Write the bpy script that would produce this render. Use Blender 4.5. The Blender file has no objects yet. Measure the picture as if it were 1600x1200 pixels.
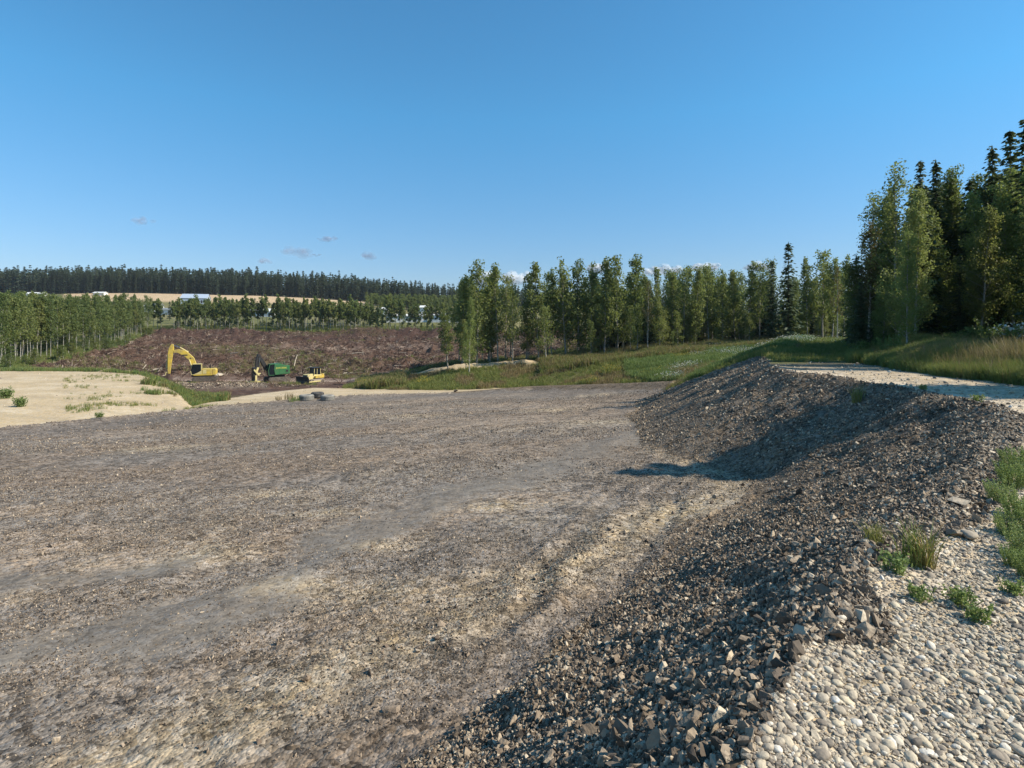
import bpy, math, random
import numpy as np
from mathutils import Vector, Matrix

random.seed(7); rng = np.random.default_rng(7)
scene = bpy.context.scene
R = math.radians
# ------------------------------------------------------------------ camera, sky, sun, exposure
F = 900.0          # focal length for a picture 1600 units wide
HZ = 515.0         # height of eye level in that picture
cam_d = bpy.data.cameras.new('camera'); cam = bpy.data.objects.new('camera', cam_d)
scene.collection.objects.link(cam); scene.camera = cam
cam.location = (0, 0, 0); cam.rotation_euler = (R(90), 0, 0)
cam_d.sensor_width = 36; cam_d.lens = 36*F/1600; cam_d.shift_y = -(600-HZ)/1600
cam_d.clip_start = 0.1; cam_d.clip_end = 30000

SUN_EL = 40.0; SUN_TRAVEL = Vector((-1, 0.15, 0)).normalized()
world = bpy.data.worlds.new('World'); scene.world = world; world.use_nodes = True
wn = world.node_tree; bgn = wn.nodes['Background']
sky = wn.nodes.new('ShaderNodeTexSky'); sky.sky_type = 'NISHITA'; sky.sun_disc = False
sky.sun_elevation = R(SUN_EL); sky.sun_rotation = math.atan2(-SUN_TRAVEL.x, -SUN_TRAVEL.y)
sky.altitude = 0; sky.air_density = 1.0; sky.dust_density = 0.3; sky.ozone_density = 3.0
tint = wn.nodes.new('ShaderNodeMix'); tint.data_type = 'RGBA'; tint.blend_type = 'MULTIPLY'; tint.inputs[0].default_value = 1; tint.inputs[7].default_value = (.56, .93, 1.12, 1)
wn.links.new(sky.outputs[0], tint.inputs[6]); # the sky in the photograph is paler and greyer low down and a cleaner blue higher up, all the way round
gtc = wn.nodes.new('ShaderNodeTexCoord'); gsx = wn.nodes.new('ShaderNodeSeparateXYZ'); gmr = wn.nodes.new('ShaderNodeMapRange'); gmr.inputs[1].default_value = .06; gmr.inputs[2].default_value = .34
gmx = wn.nodes.new('ShaderNodeMix'); gmx.data_type = 'RGBA'; gmx.inputs[6].default_value = (1.10, .74, .73, 1); gmx.inputs[7].default_value = (.82, 1.12, 1.06, 1)
gml = wn.nodes.new('ShaderNodeMix'); gml.data_type = 'RGBA'; gml.blend_type = 'MULTIPLY'; gml.inputs[0].default_value = 1
wn.links.new(gtc.outputs['Generated'], gsx.inputs[0]); wn.links.new(gsx.outputs[2], gmr.inputs[0]); wn.links.new(gmr.outputs[0], gmx.inputs[0])
wn.links.new(tint.outputs[2], gml.inputs[6]); wn.links.new(gmx.outputs[2], gml.inputs[7]); wn.links.new(gml.outputs[2], bgn.inputs[0]); bgn.inputs[1].default_value = 0.105
sd = bpy.data.lights.new('sun', 'SUN'); sd.energy = 5.0; sd.angle = R(0.5); sd.color = (1.0, 0.92, 0.78)
so = bpy.data.objects.new('sun', sd); scene.collection.objects.link(so)
d = SUN_TRAVEL*math.cos(R(SUN_EL)); d.z = -math.sin(R(SUN_EL))
so.rotation_euler = d.to_track_quat('-Z', 'Y').to_euler(); so.location = (30, -10, 40)
scene.view_settings.view_transform = 'Standard'; scene.view_settings.look = 'None'
scene.view_settings.gamma = 1; scene.view_settings.use_curve_mapping = False
scene.view_settings.exposure = 0.55
try:
    scene.cycles.max_bounces = 6; scene.cycles.transparent_max_bounces = 40; scene.cycles.volume_bounces = 0
except Exception: pass

# ------------------------------------------------------------------ noise
def _hash(ix, iy, s):
    n = (ix.astype(np.int64)*374761393 + iy.astype(np.int64)*668265263 + s*982451653) & 0xFFFFFFFF
    n = ((n ^ (n >> 13))*1274126177) & 0xFFFFFFFF
    n = n ^ (n >> 16)
    return (n & 0xFFFFFF)/float(0xFFFFFF)
def vnoise(x, y, s=0):
    x = np.asarray(x, float); y = np.asarray(y, float)
    ix = np.floor(x); iy = np.floor(y); fx = x-ix; fy = y-iy
    fx = fx*fx*(3-2*fx); fy = fy*fy*(3-2*fy)
    a = _hash(ix, iy, s); b = _hash(ix+1, iy, s); c = _hash(ix, iy+1, s); e = _hash(ix+1, iy+1, s)
    return (a*(1-fx)+b*fx)*(1-fy) + (c*(1-fx)+e*fx)*fy
def fbm(x, y, s=0, o=4):
    v = 0; a = .5; t = 0
    for i in range(o):
        v = v + a*vnoise(x, y, s+i*17); t += a; a *= .5; x = x*2.03+3.1; y = y*2.03+7.7
    return v/t          # 0..1
def sst(x, a, b):
    t = np.clip((x-a)/(b-a), 0, 1); return t*t*(3-2*t)

# ------------------------------------------------------------------ terrain heights
# base: knots (distance, height of the line of sight) in columns that fan out from the viewpoint
COLS = [-100, 0, 100, 160, 220, 265, 300, 345, 400, 490, 540, 600, 700, 830, 1000, 1100, 1200, 1300, 1400, 1700]
KN = {
 -100: [(33,690),(94,582),(100,579),(115,570),(150,547),(240,519),(330,496),(520,461),(900,452),(3200,470)],
 0:    [(37,672),(94,580),(100,577),(115,567),(150,546),(240,519),(330,496),(520,461),(900,452),(3200,470)],
 100:  [(41,661),(94,580),(100,579),(118,571),(150,548),(240,519),(330,496),(520,459),(900,451),(3200,470)],
 160:  [(43,655),(92,581),(102,583),(120,578),(155,552),(240,519),(330,496),(520,458),(900,450),(3200,470)],
 220:  [(47,650),(86,585),(95,595),(115,591),(150,557),(240,519),(330,496),(520,458),(900,450),(3200,470)],
 265:  [(49,646),(74,602),(86,607),(115,595),(150,561),(240,519),(330,496),(520,459),(900,451),(3200,470)],
 300:  [(51,642),(60,633),(80,618),(115,595),(150,563),(240,519),(330,496),(520,460),(900,453),(3200,471)],
 345:  [(54,637),(66,625),(85,611),(114,596),(150,565),(240,519),(330,496),(520,461),(900,455),(3200,472)],
 400:  [(57,632),(75,616),(90,606),(113,597),(150,566),(240,519),(330,495),(520,462),(900,458),(3200,473)],
 490:  [(62,625),(88,606),(95,604),(107,600),(150,567),(240,520),(330,495),(520,466),(900,462),(3200,475)],
 540:  [(65,621),(88,607),(97,601),(112,595),(150,567),(240,520),(330,494),(520,470),(900,464),(3200,476)],
 600:  [(67,618),(82,609),(98,590),(112,586),(150,566),(240,521),(330,493),(520,473),(900,467),(3200,478)],
 700:  [(70,613),(76,610),(94,576),(105,573),(150,560),(240,521),(330,493),(520,476),(900,474),(3200,480)],
 830:  [(72,610),(79,605),(94,566),(105,565),(150,551),(240,522),(330,498),(520,482),(900,482),(3200,485)],
 1000: [(60,606),(66,599),(84,564),(98,547),(150,537),(240,522),(330,505),(520,490),(900,490),(3200,492)],
 1100: [(52,602),(57,594),(75,564),(95,543),(150,532),(240,522),(330,508),(520,496),(900,495),(3200,500)],
 1200: [(45,596),(50,586),(72,554),(90,539),(150,529),(240,522),(330,512),(520,500),(900,498),(3200,503)],
 1300: [(40,584),(50,566),(65,543),(90,532),(150,526),(240,521),(330,514),(520,505),(900,500),(3200,505)],
 1400: [(35,570),(50,548),(65,539),(90,531),(150,525),(240,520),(330,515),(520,508),(900,503),(3200,508)],
 1700: [(30,566),(50,546),(65,538),(90,532),(150,525),(240,520),(330,515),(520,508),(900,503),(3200,508)],
}
NK = 10
KY = np.array([[k[0] for k in KN[c]] for c in COLS], float)      # col x knot
KD = np.array([[(k[1]-HZ)*k[0]/F for k in KN[c]] for c in COLS], float)
CX = np.array(COLS, float)
def knots(px):
    px = np.clip(px, -100, 1700)
    ys = np.stack([np.interp(px, CX, KY[:, k]) for k in range(NK)], -1)
    ds = np.stack([np.interp(px, CX, KD[:, k]) for k in range(NK)], -1)
    return ys, ds
def padplane(X, Y):
    return 3.4 + 0.056*Y - 0.03*X
def base_d(X, Y):
    """depth below the eye of the land without the road embankment"""
    Ys = np.maximum(Y, 1.0)
    px = 800+F*X/Ys
    ky, kd = knots(px)
    pp = padplane(X, Y)
    out = np.array(pp, float)
    ly = np.log(Ys)
    y0 = ky[..., 0]*0.55
    # pad plane -> first knot
    x0 = (px.clip(-100, 1700)-800)/F*y0
    d0 = padplane(x0, y0)
    t = np.clip((Y-y0)/(ky[..., 0]-y0), 0, 1)
    out = np.where(Y > y0, d0*(1-t)+kd[..., 0]*t + (0), out)
    for k in range(NK-1):
        a = ky[..., k]; b = ky[..., k+1]
        t = np.clip((Ys-a)/(b-a), 0, 1)
        if k >= 1: t = t*t*(3-2*t)*.5+t*.5
        out = np.where(Ys > a, kd[..., k]*(1-t)+kd[..., k+1]*t, out)
    return out

CREST = [(-60,-14),(-3,-1.0),(-.8,.5),(.6,1.75),(1.9,3.2),(2.4,3.9),(3.0,4.6),(4.3,5.6),(5.6,6.9),(6.8,8.4),(8.2,9.8),(9.3,11.1),(10.2,12.75),(10.9,15.3),(10.8,18),(10.9,21.9),(12.0,26),(13.8,31),(17.5,40),(27,58),(45,90),(60,120)]
ROADPOLY = CREST+[(260,120),(260,-80),(-60,-80)]
def seg_dist(X, Y, pts, closed=False):
    best = np.full(np.shape(X), 1e9)
    n = len(pts)
    for i in range(n if closed else n-1):
        x0, y0 = pts[i]; x1, y1 = pts[(i+1) % n]
        dx, dy = x1-x0, y1-y0
        t = np.clip(((X-x0)*dx+(Y-y0)*dy)/(dx*dx+dy*dy), 0, 1)
        best = np.minimum(best, np.hypot(X-x0-t*dx, Y-y0-t*dy))
    return best
def inside(X, Y, pts):
    c = np.zeros(np.shape(X), bool); n = len(pts)
    for i in range(n):
        x0, y0 = pts[i]; x1, y1 = pts[(i+1) % n]
        if y0 == y1: continue
        cond = ((y0 > Y) != (y1 > Y)) & (X < (x1-x0)*(Y-y0)/(y1-y0)+x0)
        c ^= cond
    return c
BANK = [(16.5,-60),(15.6,5),(15.2,17),(15.8,24),(17.5,28),(20.5,34),(33,60),(52,90),(70,122)]
def road_right(X, Y):      # positive to the right of the road's right edge
    bx = np.interp(Y, [b[1] for b in BANK], [b[0] for b in BANK])
    return (X-bx)*0.9
def road_left(X, Y):
    lx = np.interp(Y, [c[1] for c in CREST[10:]], [c[0] for c in CREST[10:]])
    return (lx-X)
MOUNDS = [(-57.5,97,7.5,3.6,.35),(-50,95,5.0,3.0,.5),(-44,99,5,3,.3),(-59,112,4.5,3.5,.35),(-45.5,112,4,3.5,.3),(-36.6,107,3.5,3,.3)]   # spoil heap before the excavator
PILES = [(-20,176,7,3.5,2.4),(-75,150,9,4,1.6),(-62,140,8,3.5,1.8),(-45,138,9,3,1.6),(-30,136,9,3,1.3),(10,180,9,4,1.8),(-100,150,12,4,1.5)]
def height(X, Y, fine=True):
    X = np.asarray(X, float); Y = np.asarray(Y, float)
    wx = X+ (fbm(X*.35, Y*.35, 5, 3)-.5)*.9*np.clip(np.hypot(X, Y)/9, .15, 1.2)
    wy = Y+ (fbm(X*.35+9, Y*.35, 6, 3)-.5)*.9*np.clip(np.hypot(X, Y)/9, .15, 1.2)
    bd = base_d(X, Y)
    ins = inside(wx, wy, ROADPOLY)
    dist = seg_dist(wx, wy, CREST)
    k = np.interp(Y, [0, 6, 9, 13, 24, 34, 55, 90], [.68, .65, .57, .51, .50, .46, .42, .35])
    top = 1.7
    crest = -0.04*np.exp(-(np.where(ins, dist, dist*1.3)/1.0)**2)*0   # reserved
    sl = (fbm(X*.9, Y*.9, 11, 3)-.5)*.5*np.exp(-((dist-2)/2.2)**2)
    emb = np.where(ins, top + crest, top + k*dist + sl*np.where(ins, 0, np.clip(dist/1.2, 0, 1)))
    # rim of dumped rock along the edge
    rim = 0.10*np.exp(-((np.where(ins, dist, -dist)+.25)/.55)**2)*(Y < 26)
    emb = emb-rim
    # road bank to the right
    rr = road_right(X, Y)
    lump = fbm(X*.45, Y*.45, 21, 3)
    emb = np.where(ins & (rr > 0), top - 0.75*sst(rr, 0, 3.2)*(.65+.7*lump) - 0.25*sst(rr, 5, 14), emb)
    # smooth minimum of depth
    a = bd; b = emb; kk = .35
    h = np.clip(.5+.5*(b-a)/kk, 0, 1)
    dd = b*(1-h)+a*h-kk*h*(1-h)*.5
    # stony ridge along the far edge of the pad
    px = 800+F*X/np.maximum(Y, 1)
    ky, _ = knots(px)
    ya = ky[..., 0]; yb = ky[..., 1]; yc = ky[..., 2]; yd = ky[..., 3]; ye = ky[..., 5]
    isbase = (bd < emb)
    rgh = .1*sst(px, 150, 300)*(1-sst(px, 620, 700)) + .55*sst(px, 700, 850)*(1-sst(px, 1120, 1180))
    dd = dd - np.where(isbase, rgh*np.exp(-((Y-ya)/2.2)**2), 0)
    dd = dd - np.where(isbase & (px < 620), (.12+.12*vnoise(X*1.5, Y*1.5, 3))*np.exp(-((Y-ya+.3)/.35)**2), 0)
    # machine ruts and unevenness on the pad
    onpad = isbase*(1-sst(Y, ya-1, ya))
    th = R(22); a1 = X*math.cos(th)-Y*math.sin(th)*.9
    dd = dd + onpad*((fbm(X*.25, Y*.25, 31, 4)-.5)*.22 + (fbm(X*1.6, Y*.8, 33, 3)-.5)*.07
             + .035*np.sin((X*.92-Y*.38)*3.1+3*fbm(X*.3, Y*.3, 35, 2))*sst(vnoise(X*.2, Y*.2, 36), .4, .7))
    dd = dd - onpad*np.clip(1-Y/40, 0, 1)*rut_profile(X, Y)*(.4+fbm(X*1.1, Y*1.1, 155, 2))
    # rough cleared land
    clr = sst(Y, yc, yd)*(1-sst(Y, ye-4, ye+2))*(px < 1050)
    lo = sst(px, 240, 275)*(1-sst(Y, yd+7, yd+14))*(px < 640)     # levelled strip by the machines
    dd = dd - clr*(1-lo*.99)*((fbm(X*.12, Y*.12, 41, 3)-.5)*2.2 + (fbm(X*.5, Y*.4, 43, 4)-.5)*2.4)
    for (mx, my, rx, ry, hh) in MOUNDS+PILES:
        dd = dd - hh*np.exp(-((X-mx)/rx)**2-((Y-my)/ry)**2)*(.75+.5*fbm(X*.8, Y*.8, 47, 3))
    dd = dd - (1.8+.9*fbm(X*.3, Y*.3, 49, 3))*np.exp(-((Y-ye+14)/6.5)**2)*(px > 225)*(px < 1000)*sst(fbm(X*.06, Y*.02, 50, 2), .15, .5)
    # sandy bank below the middle trees
    sb = sst(px, 640, 700)*(1-sst(px, 815, 850))*np.exp(-((Y-yc)/2.0)**2)
    dd = dd - sb*(.7*fbm(X*.9, Y*.9, 53, 3)+.15)
    if fine:
        g = sst(Y, yb, yb+4)*(1-clr)*np.clip(1-Y/200, 0, 1)*isbase
        dd = dd - g*(fbm(X*.5, Y*.5, 55, 3)-.5)*.35
        dd = dd - (fbm(X*3, Y*3, 57, 3)-.5)*.05*np.clip(1-Y/60, 0, 1)*np.clip(dist/1, .4, 1)
    return -dd

def padpt(px, py):
    u = (px-800)/F; Y = 3.4/((py-HZ)/F-.056+.03*u); return (u*Y, Y)
BAND = [(-9.0, 4.6)]+[padpt(*p) for p in ((300,960),(500,880),(600,830),(700,785),(800,745),(900,712),(1010,685),(1060,660))]
BAND2 = [padpt(*p) for p in ((-60,915),(60,905),(180,900),(260,890))]
RUTS = [[padpt(*p) for p in q] for q in (((850,985),(935,880),(1010,800),(1062,740),(1085,700)), ((745,1000),(850,890),(940,805),(1000,745),(1040,700)), ((560,745),(700,712),(860,680),(1000,655)), ((520,725),(690,692),(850,662),(990,640)),
  ((60,800),(260,770),(480,720),(640,690)), ((900,985),(960,900),(1030,820),(1080,750)), ((20,770),(220,742),(420,700),(600,668)))]
PATCH = [padpt(*p)+(r_,) for *p, r_ in ((318,862,.55),(455,915,.45),(600,852,.35),(592,925,.6),(500,800,.5),(860,640,1.3),(940,660,1.2),(1085,700,1.0),(1070,740,.8),(1060,800,.6),(780,790,.5),(420,770,.5),(940,618,1.6),(830,905,.4),(250,700,1.2),(640,650,1.5))]
def smooth_band(X, Y):
    w = .35+.05*Y; jj = (fbm(X*.5, Y*.5, 151, 4)-.5)*(1.5+.09*Y)
    return np.clip(np.exp(-((seg_dist(X, Y, BAND)+jj)/w)**4)+np.exp(-((seg_dist(X, Y, BAND2)+jj)/(w*.9))**4), 0, 1)
def rut_profile(X, Y):
    h = 0; wx = X+(fbm(X*.5, Y*.5, 153, 2)-.5)*.8
    for q in RUTS:
        d = seg_dist(wx, Y, q); h = h-.055*np.exp(-(d/.16)**2)+.045*np.exp(-((d-.34)/.13)**2)
    return h
# ------------------------------------------------------------------ zones and their real colours
Z_PAD, Z_ROCK, Z_ROAD, Z_SAND, Z_GRASS, Z_CLEAR, Z_FIELD, Z_FAR = range(8)
def zones(X, Y):
    X = np.asarray(X, float); Y = np.asarray(Y, float)
    jx = X+(fbm(X*.35, Y*.35, 5, 3)-.5)*.9*np.clip(np.hypot(X, Y)/9, .15, 1.2)
    jy = Y+(fbm(X*.35+9, Y*.35, 6, 3)-.5)*.9*np.clip(np.hypot(X, Y)/9, .15, 1.2)
    px = 800+F*X/np.maximum(Y, 1)
    j = (fbm(X*.5, Y*.5, 61, 4)-.5)
    jf = (fbm(X*1.6, Y*1.6, 62, 3)-.5)
    ky, _ = knots(px + j*14*(px < 620))
    ya, yb, yc, yd, ye, yf, yg = [ky[..., i] for i in (0, 1, 2, 3, 5, 6, 7)]
    bd = base_d(X, Y)
    ins = inside(jx, jy, ROADPOLY); dist = seg_dist(jx, jy, CREST)
    k = np.interp(Y, [0, 6, 9, 13, 24, 34, 55, 90], [.68, .65, .57, .51, .50, .46, .42, .35])
    emb = np.where(ins, 1.7, 1.7+k*dist)
    z = np.full(X.shape, Z_PAD)
    Yj = Y+j*1.5+jf*.5
    z = np.where(Yj > ya, Z_SAND, z)
    z = np.where((Yj > yb) , Z_CLEAR, z)
    # grass strip under the left wood and round the sand
    z = np.where((px < 250) & (Yj > yb) & (Y < yb+3+j*10+np.clip(160-px, 0, 200)*.07), Z_GRASS, z)
    z = np.where((px+j*30 > np.interp(Y, [52, 70, 88], [278, 268, 236])) & (px+j*30 < 352) & (Y > yb-1+jf*5+j*6) & (Y < yb+3+np.clip(350-px, 0, 60)*.16+j*14), Z_GRASS, z)
    lw = np.interp(px, [-100, 0, 100, 160, 235], [96, 100, 130, 160, 222])
    z = np.where((px < 236) & (Y > lw-4+j*8), Z_GRASS, z)
    # long grass right of the machines
    tip = np.interp(px, [535, 560, 640, 700, 860, 1000], [0, 1, 1, 1, 1, 1])
    z = np.where((px+j*10 > 536) & (Yj > yb) & (Y < np.interp(px, [536, 560, 620, 700, 850, 1000, 1100], [90, 97, 104, 108, 125, 180, 400])+j*8), Z_GRASS, z)
    z = np.where((px > 640) & (px < 840) & (np.abs(Y-yc+.8) < 2.1+j*4+jf*2), Z_SAND, z)
    z = np.where((Y > ye-1.5+j*12), Z_GRASS, z)
    z = np.where((Y > yg-88) & (px > 100) & (px+j*20 < np.interp(Y, [430, 520], [560, 592])), Z_FIELD, z)
    z = np.where(Y > yg+6, Z_FAR, z)
    onemb = (emb < bd+.05)
    rocky = (Y < 50) & (dist < 12)
    z = np.where(onemb & ~ins & rocky, Z_ROCK, z)
    z = np.where(onemb & ~ins & (Y > np.interp(px, [1000, 1100, 1180, 1250, 1400], [54, 50, 40, 33, 27])+j*2), Z_GRASS, z)
    z = np.where((bd <= emb) & (px > 690) & (px < 1180) & (np.abs(Yj-ya) < np.interp(px, [690, 800, 1000, 1180], [.5, 2, 3.2, 4])), Z_ROCK, z)
    z = np.where(ins, Z_ROAD, z)
    z = np.where(ins & (dist < np.interp(Y, [3, 7, 9, 13, 16], [.0, .0, .1, .25, .2])+.7*fbm(X*.8, Y*.8, 63, 3)) & (Y > 3) & (Y < 22), Z_ROCK, z)
    rr = road_right(X, Y)
    z = np.where(ins & (Y > 29+j*7), Z_GRASS, z)
    z = np.where(ins & (rr+j*1.6 > .35), Z_GRASS, z)
    z = np.where(ins & (Y > 31+j*3) & (rr < 0) & (dist < 1.8+j*2), Z_GRASS, z)
    return z, px, (ya, yb, yc, yd, ye, yf, yg), dist, ins
def colours(X, Y, z, px, ks, dist, ins):
    n1 = fbm(X*.09, Y*.16, 71, 4)[..., None]; n2 = fbm(X*.55, Y*.9, 73, 4)[..., None]; n3 = fbm(X*.28, Y*.28, 75, 3)[..., None]
    n4 = fbm(X*1.7, Y*1.7, 77, 3)[..., None]
    n5 = fbm(X*.08+Y*.03, Y*.3-X*.1, 79, 4)[..., None]
    def mix(a, b, t): return np.array(a)*(1-t)+np.array(b)*t
    C = np.zeros(X.shape+(3,))
    Yc = Y[..., None]; Xc = X[..., None]
    pad = mix((.185,.145,.112), (.240,.190,.146), sst(n1, .36, .62))
    pad = mix(pad, (.172,.152,.132), sst(n5, .50, .62)*.6)                     # bluish fines
    pad = mix(pad, (.27,.22,.16), sst(n3*.5+n4*.5, .60, .72)*.3)
    pad = mix(pad, (.140,.112,.088), sst(n2, .52, .72)*.4)
    bnd = smooth_band(X, Y)
    pad = mix(pad, mix((.145,.128,.110), (.190,.168,.142), n4), (bnd*.7)[..., None])
    pt = 0
    for (cx_, cy_, r_) in PATCH: pt = pt+np.exp(-(((X-cx_)/(r_*1.6))**2+((Y-cy_)/r_)**2)*(.5+1.2*fbm(X*1.5, Y*1.5, 157, 2)))
    pad = mix(pad, (.40,.32,.22), np.clip(pt*.62, 0, .65)[..., None])
    rp = rut_profile(X, Y)*np.clip(1-Y/40, 0, 1); pad = mix(pad, (.105,.088,.070), np.clip(-rp*9, 0, .5)[..., None])
    edge = np.exp(-((Y-ks[0]+5)/5)**2)[..., None]
    pad = mix(pad, (.135,.118,.104), edge*.65)
    rock = mix((.11,.083,.060), (.19,.145,.102), n2)
    road = mix((.43,.365,.275), (.33,.28,.215), n2)
    road = mix(road, (.47,.41,.33), sst(n3, .5, .8))
    sand = mix((.49,.38,.24), (.40,.305,.195), n2); sand = mix(sand, (.54,.44,.31), sst(n3, .45, .75)*.6)
    sand = mix(sand, (.30,.235,.15), sst(n4, .60, .80)*.6); sand = mix(sand, (.36,.285,.19), (sst(np.abs(np.sin((Y*.55+X*.12)+2.5*n3[..., 0])), .93, .99)*.55)[..., None])
    grass = mix((.075,.088,.030), (.140,.125,.048), n3); grass = mix(grass, (.115,.085,.042), sst(n2, .55, .8)*.6)
    gd = np.interp(Y, [60, 95], [1, 0])[..., None]*((px > 540) & (px < 1090))[..., None]
    grass = mix(grass, (.16,.125,.055), gd*.5)
    clear = mix((.066,.036,.025), (.125,.076,.052), n2)
    clear = mix(clear, (.055,.034,.028), sst(n4*.5+n3*.5, .50, .62)*.75)
    clear = mix(clear, (.085,.074,.035), sst(fbm(X*.05, Y*.09, 81, 3), .56, .66)[..., None]*.55)
    clear = mix(clear, (.25,.19,.15), sst(n4, .62, .8)*.5)
    lvl = (np.exp(-((Y-ks[3]-1)/6.5)**2)*((px > 270) & (px < 640)))[..., None]
    lvl2 = (np.exp(-((Y-186+6*n3[..., 0])/4.5)**2)*((px > 430) & (px < 720)))[..., None]
    clear = mix(clear, (.27,.20,.155), np.clip(lvl*1.1, 0, 1)*sst(n3+n2*.3, .35, .7)); clear = mix(clear, (.30,.225,.175), lvl2*.7)
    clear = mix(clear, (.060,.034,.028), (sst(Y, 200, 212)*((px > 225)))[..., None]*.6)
    clear = mix(clear, (.18,.14,.105), (np.clip(1-np.abs(Y-96)/10, 0, 1)*(px < 420))[..., None])
    road = road*np.array((1.04,.98,.90)); far_road = np.clip((Yc-23)/6, 0, 1); road = mix(road, mix((.055,.052,.030), (.10,.085,.055), n2), far_road)  # far road turns to grassy track, darkened to paint in the tree shade
    field = mix((.50,.36,.23), (.42,.31,.19), n3)
    far = mix((.045,.055,.025), (.07,.075,.03), n3)
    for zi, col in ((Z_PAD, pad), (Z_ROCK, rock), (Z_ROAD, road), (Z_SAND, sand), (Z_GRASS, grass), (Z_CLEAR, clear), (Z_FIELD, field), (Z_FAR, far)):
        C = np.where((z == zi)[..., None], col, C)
    # pale toe of the slope and mud in the pad near it
    toe = np.exp(-((dist-5.0)/.7)**2)*((z == Z_PAD) & (Y < 24))
    C = C*(1-.6*toe[..., None]) + np.array((.34,.27,.18))*.6*toe[..., None]
    # pale farm track beyond the row of aspens
    tr = np.exp(-((px-np.interp(Y, [240, 330], [262, 268]))/5)**2)*((Y > 238) & (Y < 345))
    C = C*(1-tr[..., None])+np.array((.30,.28,.25))*tr[..., None]
    # farmland beyond: paler greens
    fm = ((Y > 262) & (Y < ks[6]-60) & (z == Z_GRASS))[..., None]
    C = np.where(fm, mix((.125,.125,.050), (.19,.165,.075), sst(fbm(X*.02, Y*.05, 83, 3), .4, .6)[..., None]), C)
    grain = np.select([z == Z_PAD, z == Z_ROCK, z == Z_ROAD, z == Z_SAND, z == Z_CLEAR], [1.0, 1.0, .65, .28, 1.0], .6)
    grain = np.where(z == Z_PAD, 1.05-.6*bnd, grain)
    return C, grain

# ------------------------------------------------------------------ materials
def new_mat(name):
    m = bpy.data.materials.new(name); m.use_nodes = True
    nt = m.node_tree; b = nt.nodes['Principled BSDF']; b.inputs['Roughness'].default_value = .85
    b.inputs['Specular IOR Level'].default_value = .25
    return m, nt, b
def N(nt, t, **kw):
    n = nt.nodes.new(t)
    for k, v in kw.items(): setattr(n, k, v)
    return n
def ramp(nt, fac, stops):
    r = N(nt, 'ShaderNodeValToRGB'); cr = r.color_ramp
    while len(cr.elements) < len(stops): cr.elements.new(.5)
    for e, (p, c) in zip(cr.elements, stops): e.position = p; e.color = (*c, 1)
    nt.links.new(fac, r.inputs[0]); return r.outputs[0]
def mixc(nt, a, b, fac, mode='MIX'):
    m = N(nt, 'ShaderNodeMix', data_type='RGBA', blend_type=mode)
    for s, v in ((0, fac), (6, a), (7, b)):
        if hasattr(v, 'is_output'): nt.links.new(v, m.inputs[s])
        elif s == 0: m.inputs[0].default_value = v
        else: m.inputs[s].default_value = (*v, 1)
    return m.outputs[2]
def mathn(nt, op, a, b=None):
    m = N(nt, 'ShaderNodeMath', operation=op)
    for i, v in enumerate((a, b)):
        if v is None: continue
        if hasattr(v, 'is_output'): nt.links.new(v, m.inputs[i])
        else: m.inputs[i].default_value = v
    return m.outputs[0]

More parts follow.
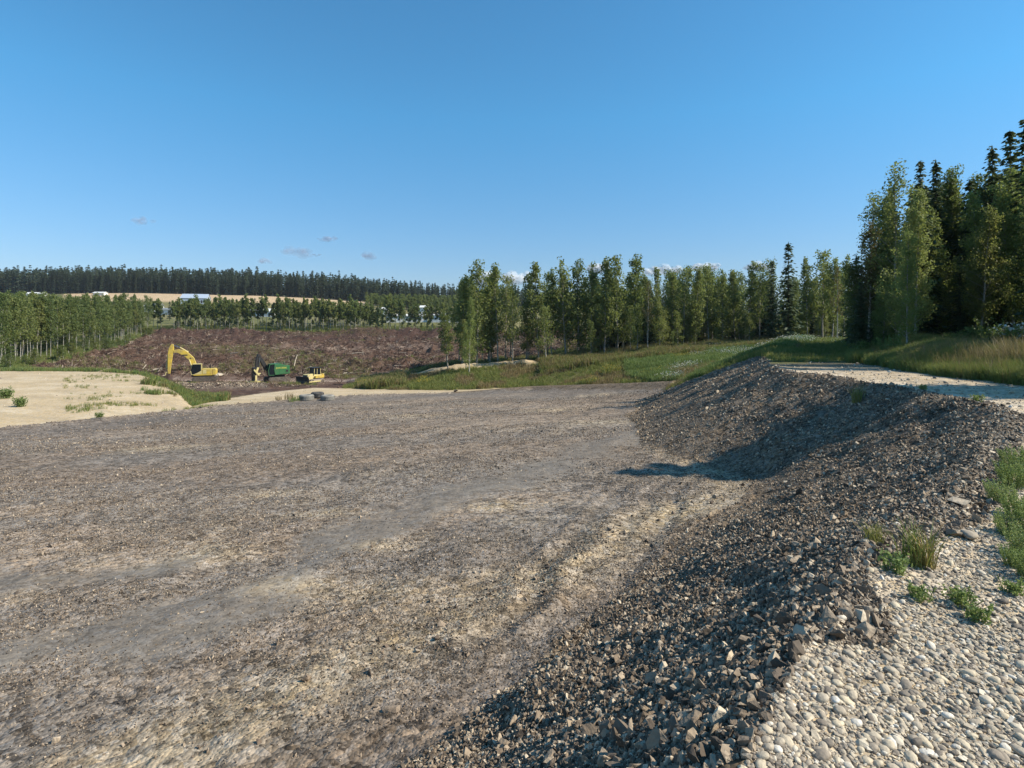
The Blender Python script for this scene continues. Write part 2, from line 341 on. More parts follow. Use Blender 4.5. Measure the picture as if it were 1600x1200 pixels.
def ground_mat():
    m, nt, b = new_mat('ground_soil'); L = nt.links
    geo = N(nt, 'ShaderNodeNewGeometry'); pos = geo.outputs['Position']
    col = N(nt, 'ShaderNodeAttribute', attribute_name='Col').outputs['Color']
    gr = N(nt, 'ShaderNodeAttribute', attribute_name='grain').outputs['Fac']
    v1 = N(nt, 'ShaderNodeTexVoronoi'); v1.inputs['Scale'].default_value = 26; L.new(pos, v1.inputs['Vector'])
    v2 = N(nt, 'ShaderNodeTexVoronoi'); v2.inputs['Scale'].default_value = 9; L.new(pos, v2.inputs['Vector'])
    v3 = N(nt, 'ShaderNodeTexVoronoi'); v3.inputs['Scale'].default_value = 2.6; L.new(pos, v3.inputs['Vector'])
    s1 = N(nt, 'ShaderNodeSeparateColor'); L.new(v1.outputs['Color'], s1.inputs[0])
    s2 = N(nt, 'ShaderNodeSeparateColor'); L.new(v2.outputs['Color'], s2.inputs[0])
    s3 = N(nt, 'ShaderNodeSeparateColor'); L.new(v3.outputs['Color'], s3.inputs[0])
    nz = N(nt, 'ShaderNodeTexNoise'); nz.inputs['Scale'].default_value = 3.0; nz.inputs['Detail'].default_value = 8; nz.inputs['Roughness'].default_value = .7
    L.new(pos, nz.inputs['Vector'])
    # brightness factor
    f = mathn(nt, 'ADD', mathn(nt, 'MULTIPLY', mathn(nt, 'SUBTRACT', s1.outputs[0], .5), .85), mathn(nt, 'MULTIPLY', mathn(nt, 'SUBTRACT', s2.outputs[0], .5), .85))
    f = mathn(nt, 'ADD', f, mathn(nt, 'MULTIPLY', mathn(nt, 'SUBTRACT', s3.outputs[0], .5), .5))
    f = mathn(nt, 'ADD', f, mathn(nt, 'MULTIPLY', mathn(nt, 'SUBTRACT', nz.outputs['Fac'], .5), .75))
    f = mathn(nt, 'ADD', mathn(nt, 'MULTIPLY', f, gr), 1.0)
    f = mathn(nt, 'MAXIMUM', f, .25)
    hsv = N(nt, 'ShaderNodeHueSaturation'); L.new(col, hsv.inputs['Color']); L.new(f, hsv.inputs['Value'])
    sat = mathn(nt, 'ADD', .8, mathn(nt, 'MULTIPLY', s2.outputs[1], .45)); L.new(sat, hsv.inputs['Saturation'])
    L.new(hsv.outputs[0], b.inputs['Base Color'])
    hgt = mathn(nt, 'ADD', mathn(nt, 'MULTIPLY', v1.outputs['Distance'], -.5), mathn(nt, 'MULTIPLY', v2.outputs['Distance'], -1.0))
    hgt = mathn(nt, 'ADD', hgt, mathn(nt, 'MULTIPLY', nz.outputs['Fac'], 1.1))
    bp = N(nt, 'ShaderNodeBump'); bp.inputs['Distance'].default_value = .035
    L.new(mathn(nt, 'MULTIPLY', gr, .8), bp.inputs['Strength']); L.new(hgt, bp.inputs['Height']); L.new(bp.outputs[0], b.inputs['Normal'])
    b.inputs['Roughness'].default_value = .95; b.inputs['Specular IOR Level'].default_value = .12
    return m
def stone_mat(name, stops, bump=.3, rough=.8):
    m, nt, b = new_mat(name); L = nt.links
    oi = N(nt, 'ShaderNodeObjectInfo'); tc = N(nt, 'ShaderNodeTexCoord')
    c = ramp(nt, oi.outputs['Random'], stops)
    nz = N(nt, 'ShaderNodeTexNoise'); nz.inputs['Scale'].default_value = 2.5; nz.inputs['Detail'].default_value = 5; L.new(tc.outputs['Object'], nz.inputs['Vector'])
    v = mathn(nt, 'ADD', mathn(nt, 'MULTIPLY', nz.outputs['Fac'], .8), .6)
    h = N(nt, 'ShaderNodeHueSaturation'); L.new(c, h.inputs['Color']); L.new(v, h.inputs['Value']); L.new(h.outputs[0], b.inputs['Base Color'])
    bp = N(nt, 'ShaderNodeBump'); bp.inputs['Strength'].default_value = bump; bp.inputs['Distance'].default_value = .1
    L.new(nz.outputs['Fac'], bp.inputs['Height']); L.new(bp.outputs[0], b.inputs['Normal'])
    b.inputs['Roughness'].default_value = rough
    return m
def leaf_mat(name, stops, trans=.35, scale=.6):
    """leaf colour varies by tree and by clump"""
    m, nt, b = new_mat(name); L = nt.links
    oi = N(nt, 'ShaderNodeObjectInfo'); tc = N(nt, 'ShaderNodeTexCoord')
    nz = N(nt, 'ShaderNodeTexNoise'); nz.inputs['Scale'].default_value = scale; nz.inputs['Detail'].default_value = 6; nz.inputs['Roughness'].default_value = .75
    L.new(tc.outputs['Object'], nz.inputs['Vector'])
    f = mathn(nt, 'ADD', mathn(nt, 'MULTIPLY', oi.outputs['Random'], .55), mathn(nt, 'MULTIPLY', nz.outputs['Fac'], .95))
    f = mathn(nt, 'SUBTRACT', f, .25)
    c = ramp(nt, f, stops)
    L.new(c, b.inputs['Base Color']); b.inputs['Roughness'].default_value = .6; b.inputs['Specular IOR Level'].default_value = .3
    t = N(nt, 'ShaderNodeBsdfTranslucent'); tcx = mixc(nt, c, (.30,.34,.05), .25); L.new(tcx, t.inputs['Color'])
    mx = N(nt, 'ShaderNodeMixShader'); mx.inputs[0].default_value = trans
    out = [n for n in nt.nodes if n.type == 'OUTPUT_MATERIAL'][0]
    L.new(b.outputs[0], mx.inputs[1]); L.new(t.outputs[0], mx.inputs[2]); L.new(mx.outputs[0], out.inputs[0])
    return m
def plain(name, col, rough=.6, metal=0, dirt=None, scale=3, amt=.5):
    m, nt, b = new_mat(name); L = nt.links
    b.inputs['Roughness'].default_value = rough; b.inputs['Metallic'].default_value = metal
    tc = N(nt, 'ShaderNodeTexCoord'); nz = N(nt, 'ShaderNodeTexNoise'); nz.inputs['Scale'].default_value = scale; nz.inputs['Detail'].default_value = 7
    nz.inputs['Roughness'].default_value = .7
    L.new(tc.outputs['Object'], nz.inputs['Vector'])
    dirt = dirt or tuple(x*.6 for x in col)
    c = ramp(nt, nz.outputs['Fac'], [(.40, col), (.68, tuple(a*(1-amt)+b_*amt for a, b_ in zip(col, dirt)))])
    L.new(c, b.inputs['Base Color'])
    return m
M = {}
M['ground'] = ground_mat()
M['rock'] = stone_mat('dark_rock', [(0, (.075,.058,.043)), (.35, (.160,.122,.088)), (.62, (.25,.192,.135)), (.85, (.37,.29,.205)), (1, (.54,.45,.33))])
M['pebble'] = stone_mat('pale_pebble', [(0, (.15,.125,.10)), (.25, (.28,.23,.175)), (.55, (.40,.335,.25)), (.85, (.52,.43,.30)), (1, (.60,.55,.47))], .15, .75)
M['gravel'] = stone_mat('pad_gravel', [(0, (.065,.052,.042)), (.4, (.155,.115,.083)), (.75, (.28,.215,.155)), (1, (.46,.37,.27))])
M['clod'] = stone_mat('soil_clod', [(0, (.042,.024,.018)), (.5, (.080,.048,.034)), (.85, (.145,.093,.065)), (1, (.28,.2,.145))])
M['debris'] = stone_mat('root_debris', [(0, (.048,.027,.021)), (.5, (.095,.056,.040)), (.8, (.18,.115,.08)), (1, (.42,.34,.26))])
M['aspen_leaf'] = leaf_mat('aspen_leaves', [(0, (.090,.125,.042)), (.4, (.140,.178,.056)), (.7, (.190,.215,.066)), (1, (.25,.225,.075))], .52)
M['aspen_bright'] = leaf_mat('bright_aspen_leaves', [(0, (.16,.21,.065)), (.5, (.21,.26,.08)), (1, (.27,.29,.10))], .5)  # paler leaf green, with sunlight on the crowns put into the colour
M['aspen_rust'] = leaf_mat('browning_aspen_leaves', [(0, (.085,.082,.03)), (.5, (.14,.105,.04)), (1, (.20,.12,.055))], .3)
M['spruce_leaf'] = leaf_mat('spruce_needles', [(0, (.036,.058,.030)), (.5, (.065,.092,.044)), (1, (.10,.125,.055))], .25, 1.2)
M['far_leaf'] = leaf_mat('far_needles', [(0, (.026,.042,.027)), (.5, (.042,.062,.034)), (1, (.070,.090,.042))], .1, .1)
M['grass'] = leaf_mat('grass_blades', [(0, (.10,.135,.03)), (.45, (.16,.19,.05)), (.75, (.26,.24,.08)), (1, (.36,.29,.13))], .35)
M['grass_green'] = leaf_mat('green_weeds', [(0, (.09,.15,.04)), (.5, (.145,.205,.06)), (1, (.23,.26,.10))], .35)
M['weed_green'] = leaf_mat('pale_green_weeds', [(0, (.15,.21,.065)), (.5, (.21,.275,.09)), (1, (.29,.34,.14))], .42)
M['grass_brown'] = leaf_mat('seeding_grass', [(0, (.15,.11,.055)), (.5, (.24,.175,.085)), (1, (.34,.26,.14))], .3)
M['flower_y'] = plain('yellow_flowers', (.62,.45,.05), .8); M['flower_w'] = plain('white_flowers', (.62,.62,.55), .8)
M['straw'] = plain('dry_straw_blades', (.42,.31,.11), .8)
def bark(name, c1, c2):
    m, nt, b = new_mat(name); L = nt.links; tc = N(nt, 'ShaderNodeTexCoord'); mp = N(nt, 'ShaderNodeMapping'); mp.inputs['Scale'].default_value = (6, 6, 2.2)
    L.new(tc.outputs['Object'], mp.inputs[0]); nz = N(nt, 'ShaderNodeTexNoise'); nz.inputs['Scale'].default_value = 1.6; nz.inputs['Detail'].default_value = 6; L.new(mp.outputs[0], nz.inputs['Vector'])
    L.new(ramp(nt, nz.outputs['Fac'], [(.42, c1), (.66, c2)]), b.inputs['Base Color']); return m
M['bark_a'] = bark('aspen_bark', (.36,.34,.29), (.13,.12,.10)); M['bark_s'] = bark('spruce_bark', (.11,.085,.065), (.05,.04,.03))
M['bark_m'] = bark('pale_aspen_bark', (.34,.31,.26), (.12,.11,.09)); M['bark_g'] = bark('grey_aspen_bark', (.22,.21,.18), (.08,.075,.06)); M['wood'] = bark('bleached_wood', (.55,.47,.36), (.32,.25,.18))

# ------------------------------------------------------------------ mesh helpers
def tag(o, label=None, cat=None, group=None, kind=None):
    if label: o['label'] = label
    if cat: o['category'] = cat
    if group: o['group'] = group
    if kind: o['kind'] = kind
    return o
def np_mesh(name, V, Fc, mats, smooth=False, midx=None):
    """Fc: int array n x k"""
    me = bpy.data.meshes.new(name); V = np.asarray(V, np.float32); Fc = np.asarray(Fc, np.int32)
    me.vertices.add(len(V)); me.vertices.foreach_set('co', V.ravel())
    n, k = Fc.shape
    me.loops.add(n*k); me.loops.foreach_set('vertex_index', Fc.ravel())
    me.polygons.add(n); me.polygons.foreach_set('loop_start', np.arange(0, n*k, k, dtype=np.int32))
    try: me.polygons.foreach_set('loop_total', np.full(n, k, np.int32))
    except Exception: pass
    for mm in (mats if isinstance(mats, (list, tuple)) else [mats]): me.materials.append(mm)
    if midx is not None: me.polygons.foreach_set('material_index', np.asarray(midx, np.int32))
    me.polygons.foreach_set('use_smooth', np.full(n, smooth))
    me.update(calc_edges=True); return me
def link(o, parent=None):
    scene.collection.objects.link(o)
    if parent: o.parent = parent
    return o
def obj(name, me, parent=None, loc=(0, 0, 0), rz=0):
    o = bpy.data.objects.new(name, me); o.location = loc; o.rotation_euler = (0, 0, rz); return link(o, parent)
def empty(name, loc=(0, 0, 0), rz=0):
    o = bpy.data.objects.new(name, None); o.location = loc; o.rotation_euler = (0, 0, rz); o.empty_display_size = .3; return link(o)
def copy_tree(o, parent=None):
    c = o.copy(); scene.collection.objects.link(c); c.parent = parent
    for ch in o.children: copy_tree(ch, c)
    return c
def gz(x, y): return float(height(np.array([x]), np.array([y]))[0])
def at(px, Y): return (px-800)/F*Y

# ------------------------------------------------------------------ the land, one surface cut into its zones
def cols_px():
    mid = np.arange(-70, 1671, 3.0)
    rt = 1670+np.cumsum(np.geomspace(4, 900, 34)); lf = -70-np.cumsum(np.geomspace(4, 900, 34))
    return np.concatenate([lf[::-1], mid, rt])
def rows_y():
    ly = []; y = 1.25
    while y < 3200:
        ly.append(y); y *= 1.0085 if y < 50 else (1.010 if y < 250 else (1.02 if y < 620 else 1.06))
    return np.array(ly)
PX = cols_px(); RY = rows_y()
GY, GP = np.meshgrid(RY, PX, indexing='ij'); GX = (GP-800)/F*GY
GZ = height(GX, GY)
ZN, zpx, zks, zdist, zins = zones(GX, GY)
CC, GR = colours(GX, GY, ZN, zpx, zks, zdist, zins)
# soften colour across borders a little
for _ in range(1):
    P = np.pad(CC, ((1, 1), (1, 1), (0, 0)), 'edge'); CC = (P[:-2, 1:-1]+P[2:, 1:-1]+P[1:-1, :-2]+P[1:-1, 2:]+2*CC)/6
print('grid', GX.shape)
NR, NC = GX.shape
vid = np.arange(NR*NC).reshape(NR, NC)
quads = np.stack([vid[:-1, :-1], vid[:-1, 1:], vid[1:, 1:], vid[1:, :-1]], -1).reshape(-1, 4)
fz = ZN[:-1, :-1].reshape(-1)
V = np.stack([GX, GY, GZ], -1).reshape(-1, 3); Cf = CC.reshape(-1, 3); Gf = GR.reshape(-1)
ZNAMES = {Z_PAD: ('gravel_pad', 'wide flat pad of dark crushed gravel filling the foreground', 'gravel pad'),
 Z_ROCK: ('rock_embankment', 'steep slope of dumped dark broken rock beside the road', 'embankment'),
 Z_ROAD: ('gravel_road', 'pale pebbly gravel road along the top of the rock slope', 'road'),
 Z_SAND: ('sand_flat', 'pale bare sand flat and sandy track beyond the gravel pad', 'sand'),
 Z_GRASS: ('grassy_ground', 'rough grassy ground on banks and verges', 'ground'),
 Z_CLEAR: ('cleared_land', 'reddish brown freshly cleared land full of roots', 'cleared land'),
 Z_FIELD: ('stubble_field', 'pale stubble field below the far spruce forest', 'field'),
 Z_FAR: ('forest_hill', 'low hill under the far spruce forest', 'hill')}
ground = {}
def submesh(name, sel, V, Q, Cf, Gf):
    q = Q[sel]; u, inv = np.unique(q, return_inverse=True)
    me = np_mesh(name, V[u], inv.reshape(-1, 4), M['ground'], True)
    a = me.attributes.new('Col', 'FLOAT_COLOR', 'POINT'); a.data.foreach_set('color', np.concatenate([Cf[u], np.ones((len(u), 1))], 1).astype(np.float32).ravel())
    g = me.attributes.new('grain', 'FLOAT', 'POINT'); g.data.foreach_set('value', Gf[u].astype(np.float32))
    return obj(name, me)
for zi, (nm, lb, ct) in ZNAMES.items():
    ground[zi] = tag(submesh(nm, fz == zi, V, quads, Cf, Gf), lb, ct, kind='structure')
# behind and beside the viewpoint
xs = np.linspace(-110, 110, 120); ys_ = np.linspace(-70, 1.25, 60)
BX, BY = np.meshgrid(xs, ys_); BZ = height(BX, BY)
bz_, bpx, bks, bdist, bins = zones(BX, BY); bc, bg = colours(BX, BY, bz_, bpx, bks, bdist, bins)
vb = np.arange(BX.size).reshape(BX.shape); qb = np.stack([vb[:-1, :-1], vb[:-1, 1:], vb[1:, 1:], vb[1:, :-1]], -1).reshape(-1, 4)
tag(submesh('ground_behind', np.ones(len(qb), bool), np.stack([BX, BY, BZ], -1).reshape(-1, 3), qb, bc.reshape(-1, 3), bg.reshape(-1)), 'ground behind the viewpoint', 'ground', kind='structure')

# ------------------------------------------------------------------ scattering (only for what nobody could count)
def template_collection(name, meshes):
    c = bpy.data.collections.new(name)
    for i, me in enumerate(meshes):
        o = bpy.data.objects.new('%s_%02d' % (name, i), me); c.objects.link(o)
    return c
def scatter(name, P, rot, scl, meshes, label, cat):
    n = len(P); me = bpy.data.meshes.new(name); me.vertices.add(n); me.vertices.foreach_set('co', np.asarray(P, np.float32).ravel())
    for an, arr in (('rot', rot), ('scl', scl)):
        a = me.attributes.new(an, 'FLOAT_VECTOR', 'POINT'); a.data.foreach_set('vector', np.asarray(arr, np.float32).ravel())
    a = me.attributes.new('pick', 'INT', 'POINT'); a.data.foreach_set('value', rng.integers(0, len(meshes), n).astype(np.int32))
    o = obj(name, me)
    ng = bpy.data.node_groups.new('scatter_'+name, 'GeometryNodeTree')
    ng.interface.new_socket('Geometry', in_out='INPUT', socket_type='NodeSocketGeometry'); ng.interface.new_socket('Geometry', in_out='OUTPUT', socket_type='NodeSocketGeometry')
    gi = ng.nodes.new('NodeGroupInput'); go = ng.nodes.new('NodeGroupOutput'); ip = ng.nodes.new('GeometryNodeInstanceOnPoints')
    ci = ng.nodes.new('GeometryNodeCollectionInfo'); ci.inputs['Collection'].default_value = template_collection(name+'_piece', meshes)
    ci.inputs['Separate Children'].default_value = True; ci.inputs['Reset Children'].default_value = True
    def na(nm, t):
        a = ng.nodes.new('GeometryNodeInputNamedAttribute'); a.data_type = t; a.inputs['Name'].default_value = nm; return [s for s in a.outputs if s.enabled][0]
    L = ng.links
    L.new(gi.outputs[0], ip.inputs['Points']); L.new(ci.outputs[0], ip.inputs['Instance']); ip.inputs['Pick Instance'].default_value = True
    L.new(na('pick', 'INT'), ip.inputs['Instance Index']); L.new(na('rot', 'FLOAT_VECTOR'), ip.inputs['Rotation']); L.new(na('scl', 'FLOAT_VECTOR'), ip.inputs['Scale'])
    L.new(ip.outputs[0], go.inputs[0])
    md = o.modifiers.new('scatter', 'NODES'); md.node_group = ng
    return tag(o, label, cat, kind='stuff')

# stones
def hull_rock(seed, n=14, flat=.7, jag=.3):
    import bmesh
    r = random.Random(seed); bm = bmesh.new()
    for i in range(n):
        v = Vector((r.gauss(0, 1), r.gauss(0, 1), r.gauss(0, 1))).normalized()*(1-jag*r.random())
        v.x *= 1.0+.3*r.random(); v.z *= flat; bm.verts.new(v*.5)
    g = bmesh.ops.convex_hull(bm, input=bm.verts)
    bmesh.ops.delete(bm, geom=[x for x in g['geom_interior'] if isinstance(x, bmesh.types.BMVert)], context='VERTS')
    bmesh.ops.recalc_face_normals(bm, faces=bm.faces)
    me = bpy.data.meshes.new('stone'); bm.to_mesh(me); bm.free(); return me
def rounded_stone(seed):
    import bmesh
    r = random.Random(seed); bm = bmesh.new(); bmesh.ops.create_icosphere(bm, subdivisions=2, radius=.5)
    sx, sy, sz = 1.1+.3*r.random(), .8+.2*r.random(), .55+.2*r.random(); o = r.random()*50
    from mathutils import noise
    for v in bm.verts:
        k = 1+.28*noise.noise(v.co*1.8+Vector((o, o, o))); v.co = Vector((v.co.x*sx*k, v.co.y*sy*k, v.co.z*sz*k))
    for f in bm.faces: f.smooth = True
    me = bpy.data.meshes.new('pebble'); bm.to_mesh(me); bm.free(); return me
rocks = [hull_rock(i, 9+i % 5, .6+.05*(i % 4), .4) for i in range(10)]
for me in rocks: me.materials.append(M['rock'])
pebs = [rounded_stone(i) for i in range(8)]
pebs += [hull_rock(60+i, 13, .65, .25) for i in range(7)]
for me in pebs: me.materials.append(M['pebble'])
grav = [hull_rock(100+i, 8, .65, .35) for i in range(6)]
for me in grav: me.materials.append(M['gravel'])
clods = [hull_rock(200+i, 9, .7, .4) for i in range(6)]
for me in clods: me.materials.append(M['clod'])
spill = [m_.copy() for m_ in rocks[:5]]
for me in spill: me.materials.clear(); me.materials.append(M['gravel'])

def sample(n, px0, px1, y0, y1, power=1.0):
    """points spread over a fan; nearer ground gets more of them"""
    px = rng.uniform(px0, px1, n); u = rng.random(n)
    Y = np.exp(np.log(y0)+(np.log(y1)-np.log(y0))*u**power)
    return (px-800)/F*Y, Y
def zone_at(X, Y): z, px, ks, dist, ins = zones(X, Y); return z, px, ks, dist, ins
def rand_rot(n): return rng.uniform(0, 6.283, (n, 3))
def upright(n, tilt=.25): r = rng.uniform(-tilt, tilt, (n, 3)); r[:, 2] = rng.uniform(0, 6.283, n); return r

# rock slope: the stones that show largest are single parts, the others one mass
def rock_field():
    X, Y = sample(190000, 600, 1640, 2.2, 50)
    z, px, ks, dist, ins = zone_at(X, Y); k = z == Z_ROCK
    X, Y, dist, ins, px = X[k], Y[k], dist[k], ins[k], px[k]
    s = np.clip(rng.lognormal(np.log(.042), .42, len(X)), .018, .17)
    s *= np.interp(Y, [0, 8, 20, 50], [.75, .95, 1.6, 2.6])*np.where(np.abs(dist-4.8) < 1.2, .8, 1)
    order = np.argsort(-(s/Y)); Z = height(X, Y)
    first = order[:300]; rest = order[300:]
    me = rocks
    for i in first:
        o = bpy.data.objects.new('stone', me[int(i) % len(me)]); o.location = (X[i], Y[i], Z[i]+s[i]*.16)
        o.rotation_euler = tuple(rng.uniform(0, 6.28, 3)); w = s[i]*1.15; o.scale = (w, w*rng.uniform(.7, 1), w*rng.uniform(.6, 1)); link(o, ground[Z_ROCK])
    n = len(rest); S = s[rest][:, None]*rng.uniform(.65, 1.15, (n, 3))
    scatter('broken_rock', np.stack([X[rest], Y[rest], Z[rest]+s[rest]*.1], -1), rand_rot(n), S, rocks, 'loose dark broken rock covering the slope beside the road', 'broken rock')
rock_field()
def pebble_field():
    X, Y = sample(210000, 900, 1680, 2.0, 14, .9)
    z, px, ks, dist, ins = zone_at(X, Y); edge = (z == Z_ROCK) & ins & (rng.random(len(X)) < .25)
    k = ((z == Z_ROAD) & (rng.random(len(X)) < np.interp(Y, [0, 7, 10, 13], [.55, .62, .30, .06])*(.45+.9*fbm(X*1.3, Y*1.3, 141, 3)))) | edge
    X, Y = X[k], Y[k]
    s = np.clip(rng.lognormal(np.log(.0135), .52, len(X)), .005, .055)
    order = np.argsort(-(s/Y)); Z = height(X, Y); first = order[:300]; rest = order[300:]
    for i in first:
        o = bpy.data.objects.new('pebble', pebs[int(i) % len(pebs)]); o.location = (X[i], Y[i], Z[i]+s[i]*.12)
        o.rotation_euler = (rng.uniform(-.4, .4), rng.uniform(-.4, .4), rng.uniform(0, 6.28)); o.scale = (s[i],)*3; link(o, ground[Z_ROAD])
    n = len(rest)
    scatter('pebbles', np.stack([X[rest], Y[rest], Z[rest]+s[rest]*.1], -1), upright(n, .5), s[rest][:, None]*rng.uniform(.8, 1.2, (n, 3)), pebs, 'pale rounded pebbles loose on the road shoulder', 'pebbles')
pebble_field()
def pad_gravel():
    X, Y = sample(430000, -30, 1630, 3.2, 55, .95)
    z, px, ks, dist, ins = zone_at(X, Y)
    dn = fbm(X*.14, Y*.4, 91, 3)+ .25*vnoise(X*1.2, Y*1.2, 92)
    p = sst(dn, .45, .85)*.95+.07
    p = p*(1-.88*smooth_band(X, Y))+np.clip(rut_profile(X, Y)*12, 0, .5)
    k = (z == Z_PAD) & (rng.random(len(X)) < p)
    X, Y, dn = X[k], Y[k], dn[k]; n = len(X)
    s = np.clip(rng.lognormal(np.log(.022), .4, n), .01, .10)*np.interp(Y, [3, 12, 45], [.75, 1.35, 3.3])
    scatter('gravel', np.stack([X, Y, height(X, Y)+s*.1], -1), rand_rot(n), s[:, None]*rng.uniform(.6, 1.1, (n, 3)), grav, 'loose brown and grey gravel lying on the pad', 'gravel')
    # coarse spill along the foot of the slope and the far rim of the pad
    X, Y = sample(50000, -30, 1300, 5, 78, .6); z, px, ks, dist, ins = zone_at(X, Y)
    q = np.exp(-((Y-ks[0]+.2)/.5)**2)*.9 + np.exp(-((dist-5.1)/.8)**2)*(Y < 40)*.35
    k = ((z == Z_PAD) | (z == Z_SAND)) & (rng.random(len(X)) < q); X, Y = X[k], Y[k]; n = len(X)
    s = np.clip(rng.lognormal(np.log(.07), .5, n), .02, .3)*np.interp(Y, [5, 70], [.7, 1.9])
    scatter('rim_stones', np.stack([X, Y, height(X, Y)+s*.1], -1), rand_rot(n), s[:, None]*rng.uniform(.6, 1.1, (n, 3)), spill, 'coarser stones spilled along the edges of the pad', 'stones')
    # stones and small clods on the sand and on the road further off
    X, Y = sample(16000, -30, 1640, 11, 100); z, px, ks, dist, ins = zone_at(X, Y)
    k = ((z == Z_SAND) & (rng.random(len(X)) < .22)) | ((z == Z_ROAD) & (Y < 34)); X, Y = X[k], Y[k]; n = len(X)
    s = np.clip(rng.lognormal(np.log(.04), .5, n), .02, .2)*np.interp(Y, [11, 90], [.9, 2.4])
    scatter('sand_stones', np.stack([X, Y, height(X, Y)+s*.05], -1), rand_rot(n), s[:, None]*rng.uniform(.6, 1.1, (n, 3)), pebs[:3], 'small pale stones on the sand and the road', 'stones')
pad_gravel()

# ------------------------------------------------------------------ tubes, leaves, trees
def tube(pts, rad, ns=5):
    pts = np.asarray(pts, float); n = len(pts); V = []; Fq = []
    for i in range(n):
        t = pts[min(i+1, n-1)]-pts[max(i-1, 0)]; t = t/(np.linalg.norm(t)+1e-9)
        u = np.cross(t, [0, 1, 0] if abs(t[1]) < .9 else [1, 0, 0]); u /= np.linalg.norm(u); w = np.cross(t, u)
        for k in range(ns):
            a = 2*math.pi*k/ns; V.append(pts[i]+rad[i]*(math.cos(a)*u+math.sin(a)*w))
    for i in range(n-1):
        for k in range(ns):
            Fq.append((i*ns+k, i*ns+(k+1) % ns, (i+1)*ns+(k+1) % ns, (i+1)*ns+k))
    return np.array(V), np.array(Fq)
def joinq(parts):
    Vs = []; Fs = []; o = 0
    for v, f in parts: Vs.append(v); Fs.append(f+o); o += len(v)
    return np.concatenate(Vs), np.concatenate(Fs)
def leaf_quads(C, size, r, updir=.35):
    """kite shaped leaf sprays centred at C"""
    n = len(C); a = r.normal(size=(n, 3)); a /= np.linalg.norm(a, axis=1)[:, None]
    b = r.normal(size=(n, 3)); b -= (b*a).sum(1)[:, None]*a; b /= np.linalg.norm(b, axis=1)[:, None]
    s = (size*r.uniform(.6, 1.35, n))[:, None]
    V = np.stack([C-a*s*.6, C-b*s*.38+a*s*.02, C+a*s*.6, C+b*s*.38+a*s*.02], 1).reshape(-1, 3)
    return V, np.arange(4*n).reshape(-1, 4)
def make_aspen(seed, H=13, cb=.35, W=1.7, nleaf=3000, lsz=.2, nb=26, lean=.03, sparse=0, thin=1.0, vary=0):
    r = np.random.default_rng(seed); r2 = random.Random(seed)
    if vary: W *= r2.uniform(.72, 1.3); cb *= r2.uniform(.6, 1.35); nleaf = int(nleaf*r2.uniform(.65, 1.25)); lean *= r2.uniform(.5, 2.2)
    zz = np.linspace(0, H, 10); lx, ly = r.normal(0, lean, 2)
    wob = np.cumsum(r.normal(0, .05, (10, 2)), 0)*.7
    stem = np.stack([lx*zz+wob[:, 0], ly*zz+wob[:, 1], zz-.0], -1); stem[0, :2] *= 0
    rad = np.interp(zz/H, [0, .04, 1], [.0115*H*thin, .0095*H*thin, .012*H*.12])
    parts = [tube(np.vstack([stem[:1]-[0, 0, .4], stem]), np.concatenate([rad[:1]*1.2, rad]), 6)]
    def st(t): return np.array([np.interp(t*H, zz, stem[:, i]) for i in range(3)])
    cl = []; clr = []
    az = r.uniform(0, 6.28)
    for i in range(nb):
        t = cb*.75+(.97-cb*.75)*((i+r.random()*.7)/nb); az += 2.4+r.normal(0, .4)
        u = (t-cb)/(1-cb)
        prof = (max(0, min(1, (u+.25)/.4)))*(1-.80*max(0, u-.25)/.75)
        Lb = W*prof*r.uniform(.6, 1.25)+.15
        el = R(r.uniform(20, 50)+18*max(u, 0))
        p0 = st(t); dr = np.array([math.cos(az)*math.cos(el), math.sin(az)*math.cos(el), math.sin(el)])
        p1 = p0+dr*Lb*.55; p2 = p0+dr*Lb+np.array([0, 0, .12*Lb])
        parts.append(tube([p0, p1, p2], [.0032*H*thin*(1.2-t), .002*H*thin*(1.2-t), .006], 3))
        if t > cb*.9:
            for s_ in (.45, .75, 1.0):
                if r.random() < .88-sparse*.3: cl.append(p0+(p2-p0)*s_+r.normal(0, .12, 3)); clr.append(.24+.25*W*r.uniform(.4, 1.1)*(1.1-.5*u))
    for t in np.linspace(max(cb, .55), 1.0, 9):
        cl.append(st(t)+r.normal(0, .1, 3)); clr.append(.25+.30*W*(1.1-t))
    cl = np.array(cl); clr = np.array(clr)
    w = clr**2; idx = r.choice(len(cl), nleaf, p=w/w.sum())
    d = r.normal(size=(nleaf, 3)); d /= np.linalg.norm(d, axis=1)[:, None]; d *= (r.random(nleaf)**.45)[:, None]
    d[:, 2] *= 1.25
    C = cl[idx]+d*clr[idx][:, None]
    lv, lf = leaf_quads(C, lsz, r)
    tv, tf = joinq(parts)
    return (tv, tf), (lv, lf)
